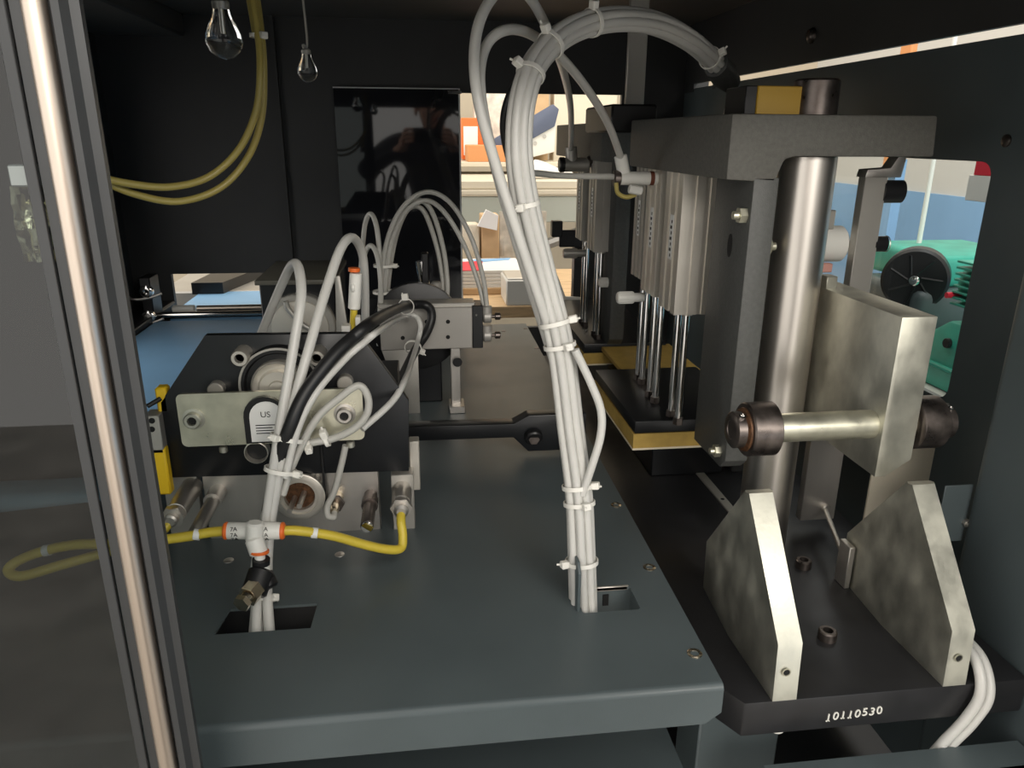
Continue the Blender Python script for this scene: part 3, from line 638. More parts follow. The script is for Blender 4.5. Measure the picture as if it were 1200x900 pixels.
# steel foot bar with pulley and the spindles pointing to the opening
FY = .812
p, q = at(236, 556, y=FY), at(446, 610, y=FY)
b = NB(); bx(b, p.x, q.x, FY, FY+.018, -.001, p.z, .001); obj('steel_foot_bar', b, 'steel', fu)
p, q = at(176, 556, y=FY), at(236, 600, y=FY); b = NB(); bx(b, p.x+.01, q.x-.002, FY+.006, FY+.02, -.001, p.z, .001); obj('end_bracket', b, 'alugrey', fu)
p, q = at(458, 556, y=FY), at(492, 600, y=FY); b = NB(); bx(b, p.x, q.x-.006, FY-.003, FY+.02, -.001, p.z, .001); obj('end_bracket', b, 'alugrey', fu)
p, q = at(479, 517, y=FY+.02), at(493, 574, y=FY+.02); b = NB(); bx(b, p.x, q.x, FY+.019, FY+.035, q.z, p.z, .001); obj('side_plate', b, 'alu', fu)
pc = at(350, 585, y=.79); PB = FY
b = NB(); lathe(b, (pc.x, PB+.001, pc.z), (0, -1, 0), [(0, .026), (.014, .026), (.0145, .0290), (.018, .0290), (.019, .027), (.019, .0215), (.0165, .021), (.0165, .0175), (.010, .016)], 40); pu = obj('pulley', b, 'alu', fu)
b = NB()
for k in range(30):
    a = 2*math.pi*k/30; q = V((pc.x+math.cos(a)*.0262, PB-.007, pc.z+math.sin(a)*.0262)); cyl(b, q-V((0, .006, 0)), q+V((0, .006, 0)), .0013, 6)
obj('pulley_teeth', b, 'alugrey', pu)
b = NB(); cyl(b, (pc.x, PB-.008, pc.z), (pc.x, PB-.011, pc.z), .0165, 24); obj('rusty_core', b, 'rust', pu)
for dx in (-.006, .005): b = NB(); cyl(b, (pc.x+dx, PB-.010, pc.z+dx*.5), (pc.x+dx-.001, PB-.045, pc.z+dx*.5), .003, 12); obj('pin', b, 'steel', pu)
b = NB(); bx(b, pc.x+.027, pc.x+.030, PB-.016, PB-.002, .03, .12, .001); obj('drive_belt', b, 'rubber', fu)
def spindle(px, py, y0, L, prof, m, name='spindle'):
    c = at(px, py, y=y0); b = NB(); lathe(b, c, (0, 1, 0), [(t*L, r) for t, r in prof], 28); return obj(name, b, m, fu), c
s, cA = spindle(199, 612, .735, .085, ((0, .005), (.02, .007), (.10, .007), (.10, .011), (.20, .011), (.205, .010), (.24, .010), (.245, .011), (.28, .011), (.285, .0105), (1, .0118)), 'steel', 'end_fitting')
s, _ = spindle(228, 626, .715, .100, ((0, .005), (.03, .0073), (.72, .0073), (.72, .010), (1, .010)), 'steel')
s, _ = spindle(430, 618, .735, .080, ((0, .005), (.03, .0073), (.62, .0073), (.62, .0095), (.80, .0095), (.80, .008), (1, .008)), 'darksteel')
b = NB(); c = at(430, 618, y=.735); lathe(b, c, (0, -1, 0), [(0, .0068), (.0008, .006), (.001, .003)], 18); obj('spindle_cap', b, 'chrome', fu)
s, cB = spindle(470, 601, .752, .060, ((0, .005), (.05, .008), (.15, .008), (.15, .0110), (.30, .0110), (.32, .009), (.36, .011), (.40, .011), (.42, .0112), (1, .0118)), 'steel', 'end_fitting')
for q in (cA, cB): b = NB(); hexn(b, q+V((0, .010, 0)), q+V((0, .016, 0)), .0125); obj('lock_nut', b, 'steel', fu)
s, cC = spindle(391, 600, .775, .038, ((0, .0048), (.1, .0056), (.5, .0056), (.5, .0082), (1, .0082)), 'brass', 'hose_barb')
b = NB(); hexn(b, cC+V((0, .018, 0)), cC+V((0, .023, 0)), .0105); obj('lock_nut', b, 'darksteel', fu)
# yellow and grey catches on the left edge
b = NB(); p = onf(187, 520); q = onf(203, 574); bx(b, p.x-.005, p.x+.009, .787, .80, q.z, p.z, .002); obj('yellow_handle', b, 'yellow', fu)
b = NB(); p = onf(172, 483); q = onf(190, 526); bx(b, p.x, p.x+.016, .787, .81, q.z, p.z, .001); lt = obj('latch_block', b, 'alugrey', fu)
for py in (493, 503): b = NB(); c = onf(178, py, .787); cyl(b, c, c+V((0, -.0006, 0)), .0033, 12); obj('latch_hole', b, 'hole', lt)
b = NB(); p = onf(178, 455); q = onf(190, 484); bx(b, p.x+.002, p.x+.014, .80, .815, q.z, p.z, .002); obj('yellow_tab', b, 'yellow', fu)
b = NB(); cyl(b, onf(173, 476, .79), onf(188, 467, .80), .0026, 8); obj('lever', b, 'black', fu)

# second, rear feeder housing and the black reel behind it
rf = thing('rear_feeder_housing', 'black feeder housing with an olive top behind the octagonal plate', 'housing', (-.24, 1.35, 0))
p0, p1 = at(303, 330, y=1.32), at(396, 390, y=1.32)
b = NB(); bx(b, p0.x, p1.x, 1.32, 1.50, 0, p0.z, .002); obj('housing', b, 'blackplate', rf)
b = NB(); prism(b, [(p0.x-.004, p0.z-.004), (p1.x+.004, p0.z-.004), (p1.x+.004, p0.z+.004), (p0.x-.004, p0.z+.004)], 'y', 1.305, 1.52, .001); obj('olive_lid', b, mat('olive_grey_lid', (.11, .105, .085), .5), rf)
b = NB(); prism(b, [(p1.x-.006, 0), (p1.x+.004, .22), (p1.x+.012, .22), (p1.x+.022, .11), (p1.x+.060, .08), (p1.x+.060, 0)], 'y', 1.30, 1.306, .001); fl = obj('flared_bracket', b, 'alugrey', rf)
b = NB(); c = at(411, 387, y=1.298); cyl(b, c, c+V((0, .002, 0)), .009, 18); obj('bracket_hole', b, 'hole', fl)
c = at(352, 385, y=1.30); b = NB(); lathe(b, V((c.x, 1.321, c.z)), (0, -1, 0), [(0, .06), (.016, .06), (.018, .058), (.018, .030), (.012, .028)], 40); obj('reel_ring', b, 'alugrey', rf)
b = NB(); lathe(b, V((c.x, 1.305, c.z)), (0, -1, 0), [(0, .05), (.004, .048), (.006, .02)], 40); obj('reel_hub', b, 'alu', rf)
b = NB(); sweep(b, crom([at(x, y, y=1.29) for x, y in ((335, 353), (338, 362), (352, 378), (372, 391))], 6), .005, 10); obj('curved_arm', b, 'alugrey', rf)
# valve block
vb = thing('valve_block', 'grey valve block with black end cap and two nickel fittings', 'valve', (.01, 1.22, 0))
p0, p1 = at(444, 362, y=1.20), at(554, 408, y=1.20)
b = NB(); bx(b, p0.x, p1.x, 1.20, 1.245, p1.z, p0.z, .0012); bd = obj('valve_body', b, 'valve', vb)
p2 = at(566, 408, y=1.20); b = NB(); bx(b, p1.x, p2.x, 1.199, 1.246, p1.z, p0.z+.002, .001); ec = obj('end_cap', b, 'black', vb)
b = NB(); bx(b, p0.x-.002, p1.x+.004, 1.205, 1.243, p0.z-.001, p0.z+.006, .001); obj('top_rail', b, 'alugrey', vb)
for px, py in ((525, 377), (525, 395), (500, 377), (472, 396)):
    c = at(px, py, y=1.20); b = NB(); cyl(b, c, c+V((0, -.0006, 0)), .0035, 12); obj('screw_hole', b, 'hole', bd)
c = at(558, 369, y=1.199); b = NB(); cyl(b, c, c+V((0, -.001, 0)), .002, 10); obj('pin', b, 'chrome', ec)
for py in (371, 393):
    c = at(566, py, y=1.215); b = NB(); cyl(b, c, c+V((.014, 0, 0)), .011, 20, .002); cyl(b, c+V((.006, 0, 0)), c+V((.006, 0, .018)), .009, 16, .001); ft = obj('elbow_fitting', b, 'valve', vb)
    b = NB(); cyl(b, c+V((.013, 0, 0)), c+V((.030, 0, 0)), .0028, 10); cyl(b, c+V((.020, 0, 0)), c+V((.029, 0, 0)), .0062, 14, .001); obj('adjuster', b, 'darksteel', ft)
b = NB(); prism(b, [(p0.x, p1.z+.001), (p0.x+.06, p1.z+.001), (p0.x+.06, -.0005), (p0.x+.036, -.0005)], 'y', 1.205, 1.210, .0006); obj('gusset', b, 'alugrey', vb)
b = NB(); bx(b, p0.x-.05, p0.x+.10, 1.26, 1.32, 0, .19, .002); obj('black_case', b, 'blackplate', vb)
b = NB(); c = at(489, 372, y=1.27); lathe(b, V((c.x, 1.255, c.z-.01)), (0, -1, 0), [(0, .075), (.010, .075), (.011, .073)], 36); bd2 = obj('black_disc', b, 'black', vb)
p = at(534, 410, y=1.20); b = NB(); bx(b, p.x-.008, p.x+.008, 1.21, 1.23, .0, p.z+.004, .001); bx(b, p.x-.012, p.x+.014, 1.195, 1.24, .0, .012, .001); ft = obj('steel_foot', b, 'steel', vb)
b = NB(); c = at(536, 424, y=1.205); cyl(b, c, c+V((0, -.004, 0)), .008, 14, .001); obj('foot_screw', b, 'black', ft)
sf = thing('rocker_arm', 'chromed rocker arm standing behind the valve block', 'arm', at(497, 352, y=1.30))
b = NB(); sweep(b, [at(493, 306, y=1.29), at(497, 330, y=1.29), at(503, 365, y=1.29)], .009, 10); obj('arm', b, 'chrome', sf)
b = NB(); bx(b, at(484, 0, y=1.3).x, at(493, 0, y=1.3).x, 1.28, 1.30, .16, .26, .002); obj('carrier', b, 'black', sf)
b = NB(); c = at(489, 351, y=1.275); cyl(b, c-V((0, 0, .012)), c+V((0, 0, .012)), .008, 14, .002); obj('roller', b, 'chrome', sf)
b = NB(); cyl(b, at(511, 330, y=1.28), at(512, 362, y=1.28), .009, 14, .002); obj('pale_plug', b, 'valve', sf)

# link bar across the table
lk = thing('link_bar', 'black flat link bar crossing above the table to the bundle', 'bar', (.10, 1.0, 0))
pp = [(-.03, .056), (.128, .054), (.150, .066), (.235, .066), (.235, .010), (.150, .010), (.128, .033), (-.03, .034)]
b = NB(); prism(b, pp, 'y', 1.0, 1.025, .0012); obj('bar', b, 'blackplate', lk)
b = NB(); cyl(b, (.157, 1.0015, .036), (.157, .992, .032), .013, 18, .002); bo = obj('bolt', b, 'black', lk)
b = NB(); hexn(b, (.157, .993, .032), (.157, .9905, .032), .008); obj('socket', b, 'darksteel', bo)
b = NB(); bx(b, .205, .235, 1.003, 1.022, 0, .012); obj('foot', b, 'black', lk)

# ================================================================ LEFT HOSE GROUP
hose('feeder_hose', [(300, 742, .645), (302, 690, .670), (310, 622, .700), (322, 540, .718), (333, 470, .735), (345, 400, .755), (353, 345, .775), (349, 312, .81), (341, 312, .84), (330, 334, .87), (318, 362, .89), (304, 396, .91)], .0052, 'tube', 'milky hose making the lower loop over the octagonal plate', per=12)
hose('feeder_hose', [(316, 742, .645), (313, 690, .670), (316, 622, .702), (330, 540, .720), (345, 470, .737), (363, 405, .758), (382, 340, .79), (400, 290, .83), (414, 279, .87), (425, 300, .91), (428, 345, .94), (428, 400, .96)], .0052, 'tube', 'milky hose making the higher loop over the octagonal plate', per=12)
hose('power_cable', [(309, 745, .664), (309, 690, .690), (313, 610, .718), (326, 545, .722), (340, 500, .720), (358, 460, .732), (390, 418, .752), (412, 397, .770), (434, 379, .800), (456, 366, .97), (478, 358, 1.16), (500, 358, 1.17), (506, 371, 1.17), (500, 390, 1.16), (488, 408, 1.14), (476, 432, 1.08), (466, 456, 1.0), (450, 490, .92)], .0070, 'rubber', 'thick black cable arching from the feeder to the valve block', None, 'cable', 12)
hose('signal_cable', [(334, 560, .712), (350, 500, .722), (372, 458, .735), (405, 420, .762), (427, 401, .776), (446, 386, .815), (470, 372, 1.13), (486, 370, 1.15), (493, 382, 1.15), (489, 402, 1.13), (482, 425, 1.0), (476, 442, .84), (460, 470, .786), (424, 503, .757)], .0038, 'tube', 'thin white cable running along the black cable and back to the bracket', None, 'cable', 12)
hose('grey_cable', [(331, 580, .718), (345, 540, .728), (370, 492, .738), (398, 466, .744), (420, 452, .746), (431, 465, .746), (430, 485, .746), (415, 502, .746), (390, 514, .746), (362, 520, .742), (340, 532, .735), (326, 552, .722)], .0040, 'tubegrey', 'grey cable looped in front of the zinc bracket', None, 'cable', 12)
hose('sensor_lead', [(405, 522, .766), (400, 545, .768), (392, 575, .770), (384, 592, .770), (384, 604, .767), (391, 606, .769), (392, 601, .776)], .0036, 'tubegrey', 'short grey lead dropping from the zinc bracket to a nickel barb', None, 'cable')
for k, dx in enumerate((-7, 3)):
    hose('return_hose', [(303+dx, 745, .650), (305+dx*.8, 700, .675), (304+dx*.7, 660, .692), (312+dx*.3, 605, .712), (332+dx*.3, 555, .728)], .0042, 'tube', 'milky hose rising from the left cut-out behind the tee fitting', 'hoses behind the tee fitting')
# tee with yellow hoses
tee = thing('tee_fitting', 'white push-in tee fitting with orange rings joining the yellow hoses', 'fitting', at(299, 632, y=.690))
TY = .690
l0, l1 = at(262, 622, y=TY), at(333, 622, y=TY); d = (l1-l0).normalized(); L = (l1-l0).length
b = NB(); lathe(b, l0+d*L*.06, d, [(0, .0078), (L*.02, .0086), (L*.30, .0086), (L*.34, .0095), (L*.36, .0105), (L*.52, .0105), (L*.54, .009), (L*.86, .0086), (L*.88, .0078)], 28); obj('tee_body', b, 'white', tee)
for t in (0, .93):
    b = NB(); cyl(b, l0+d*L*t, l0+d*L*(t+.085), .0088, 24, .0015); obj('release_ring', b, 'orange', tee)
for t in (.20, .70):
    for k in range(3):
        text('marking', '7A', .0058, 'ink', tee, Matrix.Translation(l0+d*L*t+V((0, -.0089 if k == 1 else -.0072, (1-k)*.0055))) @ Matrix.Rotation((k-1)*.5, 4, 'X') @ FACE, .0002)
b = NB(); cyl(b, at(299, 612, y=TY-.008), at(298, 635, y=TY-.010), .0085, 20, .002); obj('elbow_boss', b, 'white', tee)
b = NB(); cyl(b, at(297, 630, y=TY-.012), at(304, 650, y=TY-.018), .0088, 20, .002); stem = obj('stem', b, 'white', tee)
b = NB(); c = at(304, 645, y=TY-.017); lathe(b, c, at(304, 655, y=TY-.019)-c, [(0, .0092), (.002, .0094), (.003, .0088)], 22); obj('orange_seal', b, 'orange', stem)
b = NB(); cyl(b, at(304, 648, y=TY-.018), at(306, 668, y=TY-.022), .0052, 18); cyl(b, at(306, 662, y=TY-.021), at(307, 672, y=TY-.023), .0088, 20, .001); obj('white_spigot', b, 'white', tee)
b = NB(); cyl(b, at(306, 655, y=TY-.021), at(306, 662, y=TY-.021), .0085, 20); cyl(b, at(307, 668, y=TY-.022), at(297, 697, y=TY-.040), .0125, 20, .002); cyl(b, at(307, 672, y=TY-.022), at(316, 690, y=TY-.030), .010, 18, .002); obj('black_elbow', b, 'black', tee)
b = NB(); cyl(b, at(299, 690, y=TY-.040), at(290, 700, y=TY-.052), .0105, 6); cyl(b, at(290, 699, y=TY-.052), at(285, 706, y=TY-.058), .0065, 14); cyl(b, at(286, 704, y=TY-.056), at(282, 709, y=TY-.061), .0085, 6); obj('brass_nut', b, 'brass', tee)
def mixhose(pts, label):
    b = tubebm([p if isinstance(p, Vector) else at(p[0], p[1], y=p[2]) for p in pts], .0050, 12); return tag(obj('yellow_hose', b, 'tubeyellow'), label, 'hose')
ya = mixhose([l1-d*.004, (350, 622, .694), (390, 628, .703), (430, 639, .714), (456, 644, .722), (470, 642, .730), (472, 628, .738), (470, 612, .746), (470, 601, .756)], 'yellow hose from the tee to the end fitting beside the link bar')
yb = mixhose([l0+d*.004, (245, 624, .692), (210, 630, .692), (150, 637, .695), (92, 638, .70), (50, 646, .70), (20, 658, .70), (10, 669, .695), (26, 675, .69), (72, 662, .70), (122, 648, .712), (170, 634, .722), (190, 622, .733), (199, 612, .740)], 'yellow hose looping from the tee to the end fitting by the acrylic door')
for (px, py, yy, own) in ((369, 624.5, .698, ya), (231, 626.5, .692, yb), (55, 645, .70, yb)):
    c = at(px, py, y=yy); d2 = at(px+6, py+(.6 if px > 100 else -1.2), y=yy)-c; b = NB(); lathe(b, c-d2*.6, d2, [(0, .0048), (0, .0056), (d2.length*1.2, .0056), (d2.length*1.2, .0048)], 20, False); mk = obj('marker_sleeve', b, 'label', own)
# ties on the left group
lp = crom([at(x, y, y=yy) for x, y, yy in ((306, 735, .648), (304, 700, .673), (311, 622, .705), (325, 545, .722), (338, 485, .735))], 10)
for px, py, r, hd, lb_ in ((321, 548, .0155, (1, -.3, 0), 'cable tie around the feeder hoses below the zinc bracket'), (325, 513, .0165, (-.6, -1, 0), 'cable tie around the feeder hoses across the arch plaque'), (303, 705, .0130, (.9, -.8, .3), 'cable tie above the left cut-out')):
    c, d2 = near(lp, px, py); tie(c+V((.004, .002, 0)), d2, r, hd, lb_)
cp = crom([at(x, y, y=yy) for x, y, yy in ((412, 397, .77), (434, 379, .80), (456, 366, .97), (478, 359, 1.16), (500, 360, 1.17))], 10)
c, d2 = near(cp, 476, 362); tie(c, d2, .0115, (-.2, -.5, 1), 'cable tie around the black cable above the valve block', hs=.009)
c = at(484, 408, y=1.14); tie(c, at(478, 425, y=1.10)-c, .0125, (.8, -.5, -.5), 'cable tie hanging around the cable drop below the valve block')
c = at(383, 516, y=.746); tie(c, V((1, 0, .3)), .0058, (0, -.3, 1), 'cable tie on the grey loop before the zinc bracket', hs=.008)
c = at(362, 520, y=.742); tie(c, V((1, 0, .2)), .0055, (0, -1, -.4), 'cable tie at the lower end of the grey loop', hs=.007)
# middle arcs by the valve block
AG = 'milky arched hoses behind the valve block'
for pts in ([(444, 405, 1.25), (446, 345, 1.25), (453, 285, 1.25), (472, 243, 1.25), (500, 225, 1.25), (528, 238, 1.24), (552, 278, 1.23), (566, 325, 1.22), (571, 362, 1.218)],
            [(450, 405, 1.26), (451, 345, 1.26), (458, 290, 1.26), (474, 250, 1.26), (498, 235, 1.26), (520, 248, 1.25), (543, 285, 1.24), (560, 330, 1.23), (568, 362, 1.222)],
            [(447, 405, 1.27), (449, 345, 1.27), (455, 288, 1.27), (471, 246, 1.27), (488, 234, 1.27), (505, 246, 1.27), (518, 285, 1.27), (524, 325, 1.27), (524, 358, 1.27)],
            [(453, 405, 1.28), (454, 345, 1.28), (461, 290, 1.28), (472, 255, 1.28), (484, 242, 1.28), (498, 250, 1.28), (512, 290, 1.28), (519, 330, 1.28), (520, 358, 1.28)]):
    hose('arched_hose', pts, .0040, 'tubegrey', 'milky hose arching from behind the octagonal plate to the valve block', AG)
hose('small_loop_hose', [(445, 375, 1.24), (446, 320, 1.24), (442, 270, 1.25), (435, 251, 1.26), (428, 262, 1.27), (424, 300, 1.28), (420, 345, 1.28)], .0040, 'tubegrey', 'narrow milky hose loop standing left of the arched hoses' if False else 'taller of the two narrow hose loops beside the higher feeder loop')
hose('small_loop_hose', [(447, 375, 1.22), (446, 330, 1.22), (442, 300, 1.23), (435, 288, 1.24), (428, 296, 1.25), (424, 320, 1.26), (422, 350, 1.26)], .0040, 'tubegrey', 'shorter of the two narrow hose loops beside the higher feeder loop')
for px, py, lb_ in ((449, 342, 'cable tie low on the stem of the arched hoses'), (450, 311, 'cable tie higher on the stem of the arched hoses')):
    tie(at(px, py, y=1.262), V((0, 0, 1)), .0165, (1, -.3, 0), lb_, hs=.006)
hose('thin_lead', [(512, 345, 1.28), (522, 352, 1.26), (540, 352, 1.24), (556, 356, 1.22)], .0028, 'tubegrey', 'thin grey lead lying over the valve block rail', None, 'cable')
# yellow tipped inline valve standing behind the plate
iv = thing('inline_connector', 'grey inline connector with orange rings on a yellow hose end', 'connector', at(414, 392, y=.88))
b = NB(); cyl(b, at(413, 395, y=0.88), at(415, 358, y=0.88), .0042, 14); obj('hose_end', b, 'tubeyellow', iv)
b = NB(); cyl(b, at(415, 362, y=0.88), at(417, 320, y=0.88), .0072, 20, .001); cyl(b, at(412, 337, y=.876), at(416, 337, y=.876), .006, 12, .001); obj('connector_body', b, 'white', iv)
for py in (361, 318): b = NB(); cyl(b, at(415, py, y=0.88), at(415, py-4, y=0.88), .0068, 18); obj('release_ring', b, 'orange', iv)
b = NB(); c = at(407, 386, y=.87); bx(b, c.x-.006, c.x+.004, .862, .877, c.z-.006, c.z+.006, .001); c = at(420, 378, y=.87); bx(b, c.x-.003, c.x+.003, .862, .877, c.z-.006, c.z+.008, .001); obj('tie_heads', b, 'tie', iv)

# ================================================================ YELLOW HOSES AND BULBS UNDER THE ROOF
for pts, lb_ in (([(290, -30, .92), (301, 30, .91), (305, 80, .90), (300, 130, .90), (280, 175, .90), (245, 207, .89), (200, 219, .87), (150, 215, .85), (100, 203, .83), (60, 190, .80)], 'inner of the two slack yellow hoses under the roof'),
                 ([(296, -30, .93), (305, 30, .92), (309, 85, .92), (306, 140, .92), (290, 185, .92), (258, 220, .91), (210, 236, .89), (160, 228, .87), (110, 208, .85), (60, 186, .82)], 'outer of the two slack yellow hoses under the roof')):
    hose('slack_hose', pts, .0040, 'tubeolive', lb_)
c = at(303, 42, y=.915); tie(c, V((.05, 0, 1)), .0085, (.7, -1, 0), 'cable tie holding the slack yellow hoses')
hose('sleeve_hose', [(289, -40, .93), (297, 5, .922), (303, 40, .915)], .0068, 'tubeolive', 'short pale sleeve over the slack yellow hoses')
def bulb(px, py, y, r, h, label):
    c = at(px, py, y=y); t = thing('clear_bulb', label, 'bulb', c-V((0, 0, h*.5)))
    b = NB(); lathe(b, c+V((0, 0, -h*.5)), (0, 0, 1), [(0, .0005), (h*.04, r*.45), (h*.14, r*.80), (h*.32, r), (h*.5, r*.94), (h*.7, r*.72), (h*.86, r*.52), (h, r*.45)], 28); obj('glass', b, 'bulb', t)
    b = NB(); lathe(b, c+V((0, 0, h*.47)), (0, 0, 1), [(0, r*.46), (h*.14, r*.48), (h*.2, r*.3)], 18); obj('cap', b, 'alugrey', t)
    b = NB(); cyl(b, c+V((0, 0, -h*.02)), c+V((0, 0, h*.5)), r*.10, 8); obj('filament_post', b, 'alu', t)
    b = NB(); sweep(b, crom([c+V((0, 0, h*.55)), c+V((-.003, 0, h*.8)), c+V((.002, .004, h*1.1)), V((c.x-.004, c.y, .702))], 6), .0016, 8); obj('wire', b, 'alugrey', t)
bulb(262, 40, .90, .0190, .050, 'clear glass bulb hanging beside the yellow hoses')
bulb(360, 80, 1.05, .0125, .034, 'small clear glass bulb hanging before the smoked pane')

# ================================================================ BLUE CONVEYOR
cv = thing('conveyor', 'blue belt conveyor passing under the rear wall', 'conveyor', (-.46, 1.4, -.45))
def stadium(y0, y1, z0, z1, n=8):
    r = (z1-z0)/2; zc = (z0+z1)/2
    return [(y1-r+r*math.sin(a), zc+r*math.cos(a)) for a in [math.pi*k/n for k in range(n+1)]]+[(y0+r-r*math.sin(a), zc-r*math.cos(a)) for a in [math.pi*k/n for k in range(n+1)]]
b = NB(); prism(b, stadium(1.02, 1.755, .012, .046), 'x', -.595, -.31); obj('belt', b, 'belt', cv)
b = NB(); prism(b, stadium(.942, 1.01, -.030, .002), 'x', -.60, -.362); obj('lower_belt', b, 'paleblue', cv)
b = NB(); prism(b, stadium(1.80, 2.10, .000, .045), 'x', -.585, -.31); obj('outfeed_belt', b, 'belt', cv)
b = NB(); bx(b, -.655, -.598, 1.00, 1.90, -.45, .058, .003); bx(b, -.67, -.60, 1.60, 1.90, .05, .060, .002); obj('side_frame', b, 'black', cv)
b = NB(); bx(b, -.60, -.31, 1.03, 1.74, -.45, .010); obj('bed', b, 'black', cv)
for yy, zz, m in ((1.772, .052, 'chrome'), (1.80, .060, 'satin')):
    b = NB(); cyl(b, (-.605 if m == 'chrome' else -.52, yy, zz), (-.315, yy, zz), .0075, 16); obj('roller_rod', b, m, cv)
b = NB(); cyl(b, (-.575, 1.80, .060), (-.525, 1.80, .060), .009, 16, .002); obj('roller_end', b, 'white', cv)
b = NB(); bx(b, -.62, -.597, 1.74, 1.80, .045, .145, .002); br = obj('roller_bracket', b, 'black', cv)
for z, y in ((.060, 1.76), (.115, 1.77)):
    b = NB(); lathe(b, (-.605, y-.028, z), (0, -1, 0), [(0, .014), (.010, .014), (.012, .011), (.012, .006), (.006, .005)], 18); obj('clamp_screw', b, 'chrome', br)
    b = NB(); sweep(b, crom([V((-.655, y-.03, z-.008)), V((-.63, y-.042, z-.016)), V((-.60, y-.035, z-.014)), V((-.575, y-.03, z-.006))], 6), .003, 8); obj('wire_clip', b, 'steel', br)
b = NB(); bx(b, -.70, -.25, 2.08, 2.75, .0, .046, .004); obj('grey_cover', b, 'alugrey', cv)
b = NB(); prism(b, [(-.60, 2.05), (-.52, 2.05), (-.40, 2.55), (-.55, 2.55)], 'z', .044, .075); obj('outfeed_guide', b, 'black', cv)
b = NB(); bx(b, -.42, -.36, 2.42, 2.50, .045, .075, .003); obj('beige_block', b, 'cream', cv)
b = NB(); bx(b, -.680, -.648, 1.50, 1.56, -.02, .10, .002); tag(obj('wall_bracket', b, 'alugrey'), 'grey bracket on the black wall beside the blue belt', 'bracket')

b = NB(); bx(b, -.688, -.412, 1.012, 1.018, -.45, .62, .001); tag(obj('added_guard_sheet', b, 'wall'), 'added dark guard sheet behind the acrylic door at the near end of the blue belt', 'guard')  # added sheet, blocks the view to the belt and the left wall's light opening

# ================================================================ WORKSHOP BEHIND THE REAR OPENING
b = NB(); bx(b, -4.0, 4.0, -3.0, 5.0, -1.02, -1.0); struct('floor_workshop', b, 'concrete', 'grey concrete workshop floor around the machine', 'floor')
b = NB(); bx(b, -3.0, 4.0, 4.6, 4.65, -1.0, 2.6); struct('wall_workshop_back', b, 'room', 'pale workshop wall beyond the rear opening', 'wall')
Bn = thing('work_bench', 'grey green work bench with cream top beyond the rear opening', 'bench', (.4, 3.2, -1.0))
zt = at(600, 212, y=3.0).z
b = NB(); bx(b, -.6, 1.6, 3.0, 3.8, zt-.03, zt, .003); obj('bench_top', b, 'cream', Bn)
b = NB(); bx(b, -.6, 1.6, 3.0, 3.03, zt-.16, zt-.06, .003); obj('apron', b, 'bench', Bn)
b = NB(); bx(b, -.6, 1.6, 2.99, 3.02, zt-.052, zt-.034, .002); obj('pale_rail', b, 'cream', Bn)
for x in (-.55, 1.5): b = NB(); bx(b, x, x+.06, 3.03, 3.09, -1.0, zt-.03, .003); obj('leg', b, 'bench', Bn)
for p0, p1 in (((.62, -.15), (.80, .16)), ((.80, .16), (.98, -.15))):
    pass
b = NB()
for a, c in (((.50, .02), (.78, .12)), ((.78, .12), (.66, -.35)), ((.78, .12), (1.0, .02))):
    sweep(b, [V((a[0], 3.05, a[1])), V((c[0], 3.05, c[1]))], .022, 8)
obj('folding_brace', b, 'alugrey', Bn)
zs = at(600, 190, y=3.5).z
b = NB(); bx(b, -.6, 1.6, 3.5, 3.9, zs-.02, zs, .002); sh2 = tag(obj('bench_shelf', b, 'cream'), 'cream shelf board standing on the work bench', 'shelf')
for x in (-.5, 1.5): b = NB(); bx(b, x, x+.03, 3.55, 3.85, zt-.001, zs-.019); obj('shelf_side', b, 'cream', sh2)
def pbox(name, a, bb, y, dep, m, label, cat, bev=.003):
    p, q = at(*a, y=y), at(*bb, y=y); b = NB(); bx(b, p.x, q.x, y, y+dep, q.z, p.z, bev); return tag(obj(name, b, m), label, cat)
ob = pbox('carton', (548, 170), (597, 190), 3.52, .2, 'orangebox', 'orange brown carton on the cream shelf board', 'carton')
rb = pbox('parts_box', (541, 138), (571, 187), 3.74, .12, 'orange', 'red orange box with a white label standing behind the carton', 'box')
p, q = at(543, 148, y=3.738), at(560, 182, y=3.738); b = NB(); bx(b, p.x, q.x, 3.736, 3.741, q.z, p.z); obj('white_label', b, 'label', rb)
dv = thing('tilted_device', 'white wedge shaped device with a dark tilted screen on the shelf', 'device', at(610, 188, y=3.55))
pts = [at(x, y, y=3.55) for x, y in ((575, 182), (652, 138), (650, 178), (600, 190))]
b = NB(); prism(b, [(p.x, p.z) for p in pts], 'y', 3.55, 3.75, .004); bdv = obj('case', b, 'white', dv)
pts = [at(x, y, y=3.54) for x, y in ((573, 166), (648, 122), (655, 128), (650, 148), (588, 183))]
b = NB(); prism(b, [(p.x, p.z) for p in pts], 'y', 3.535, 3.56, .003); obj('screen', b, 'navy', dv)
for px, py in ((627, 168), (638, 160)): b = NB(); c = at(px, py, y=3.55); cyl(b, c, c-V((0, .004, 0)), .009, 12); obj('screw', b, 'alugrey', bdv)
b = NB(); c = at(636, 207, y=3.2)
for k in range(4): sweep(b, crom([V((c.x-.12+.03*k, 3.15+.02*k, zt+.015)), V((c.x-.03, 3.13+.03*k, zt+.03+.01*k)), V((c.x+.06, 3.16, zt+.025)), V((c.x+.12-.02*k, 3.2, zt+.012))], 6), .014, 8)
tag(obj('white_rope', b, 'white'), 'heap of white rope on the cream bench top', 'rope')
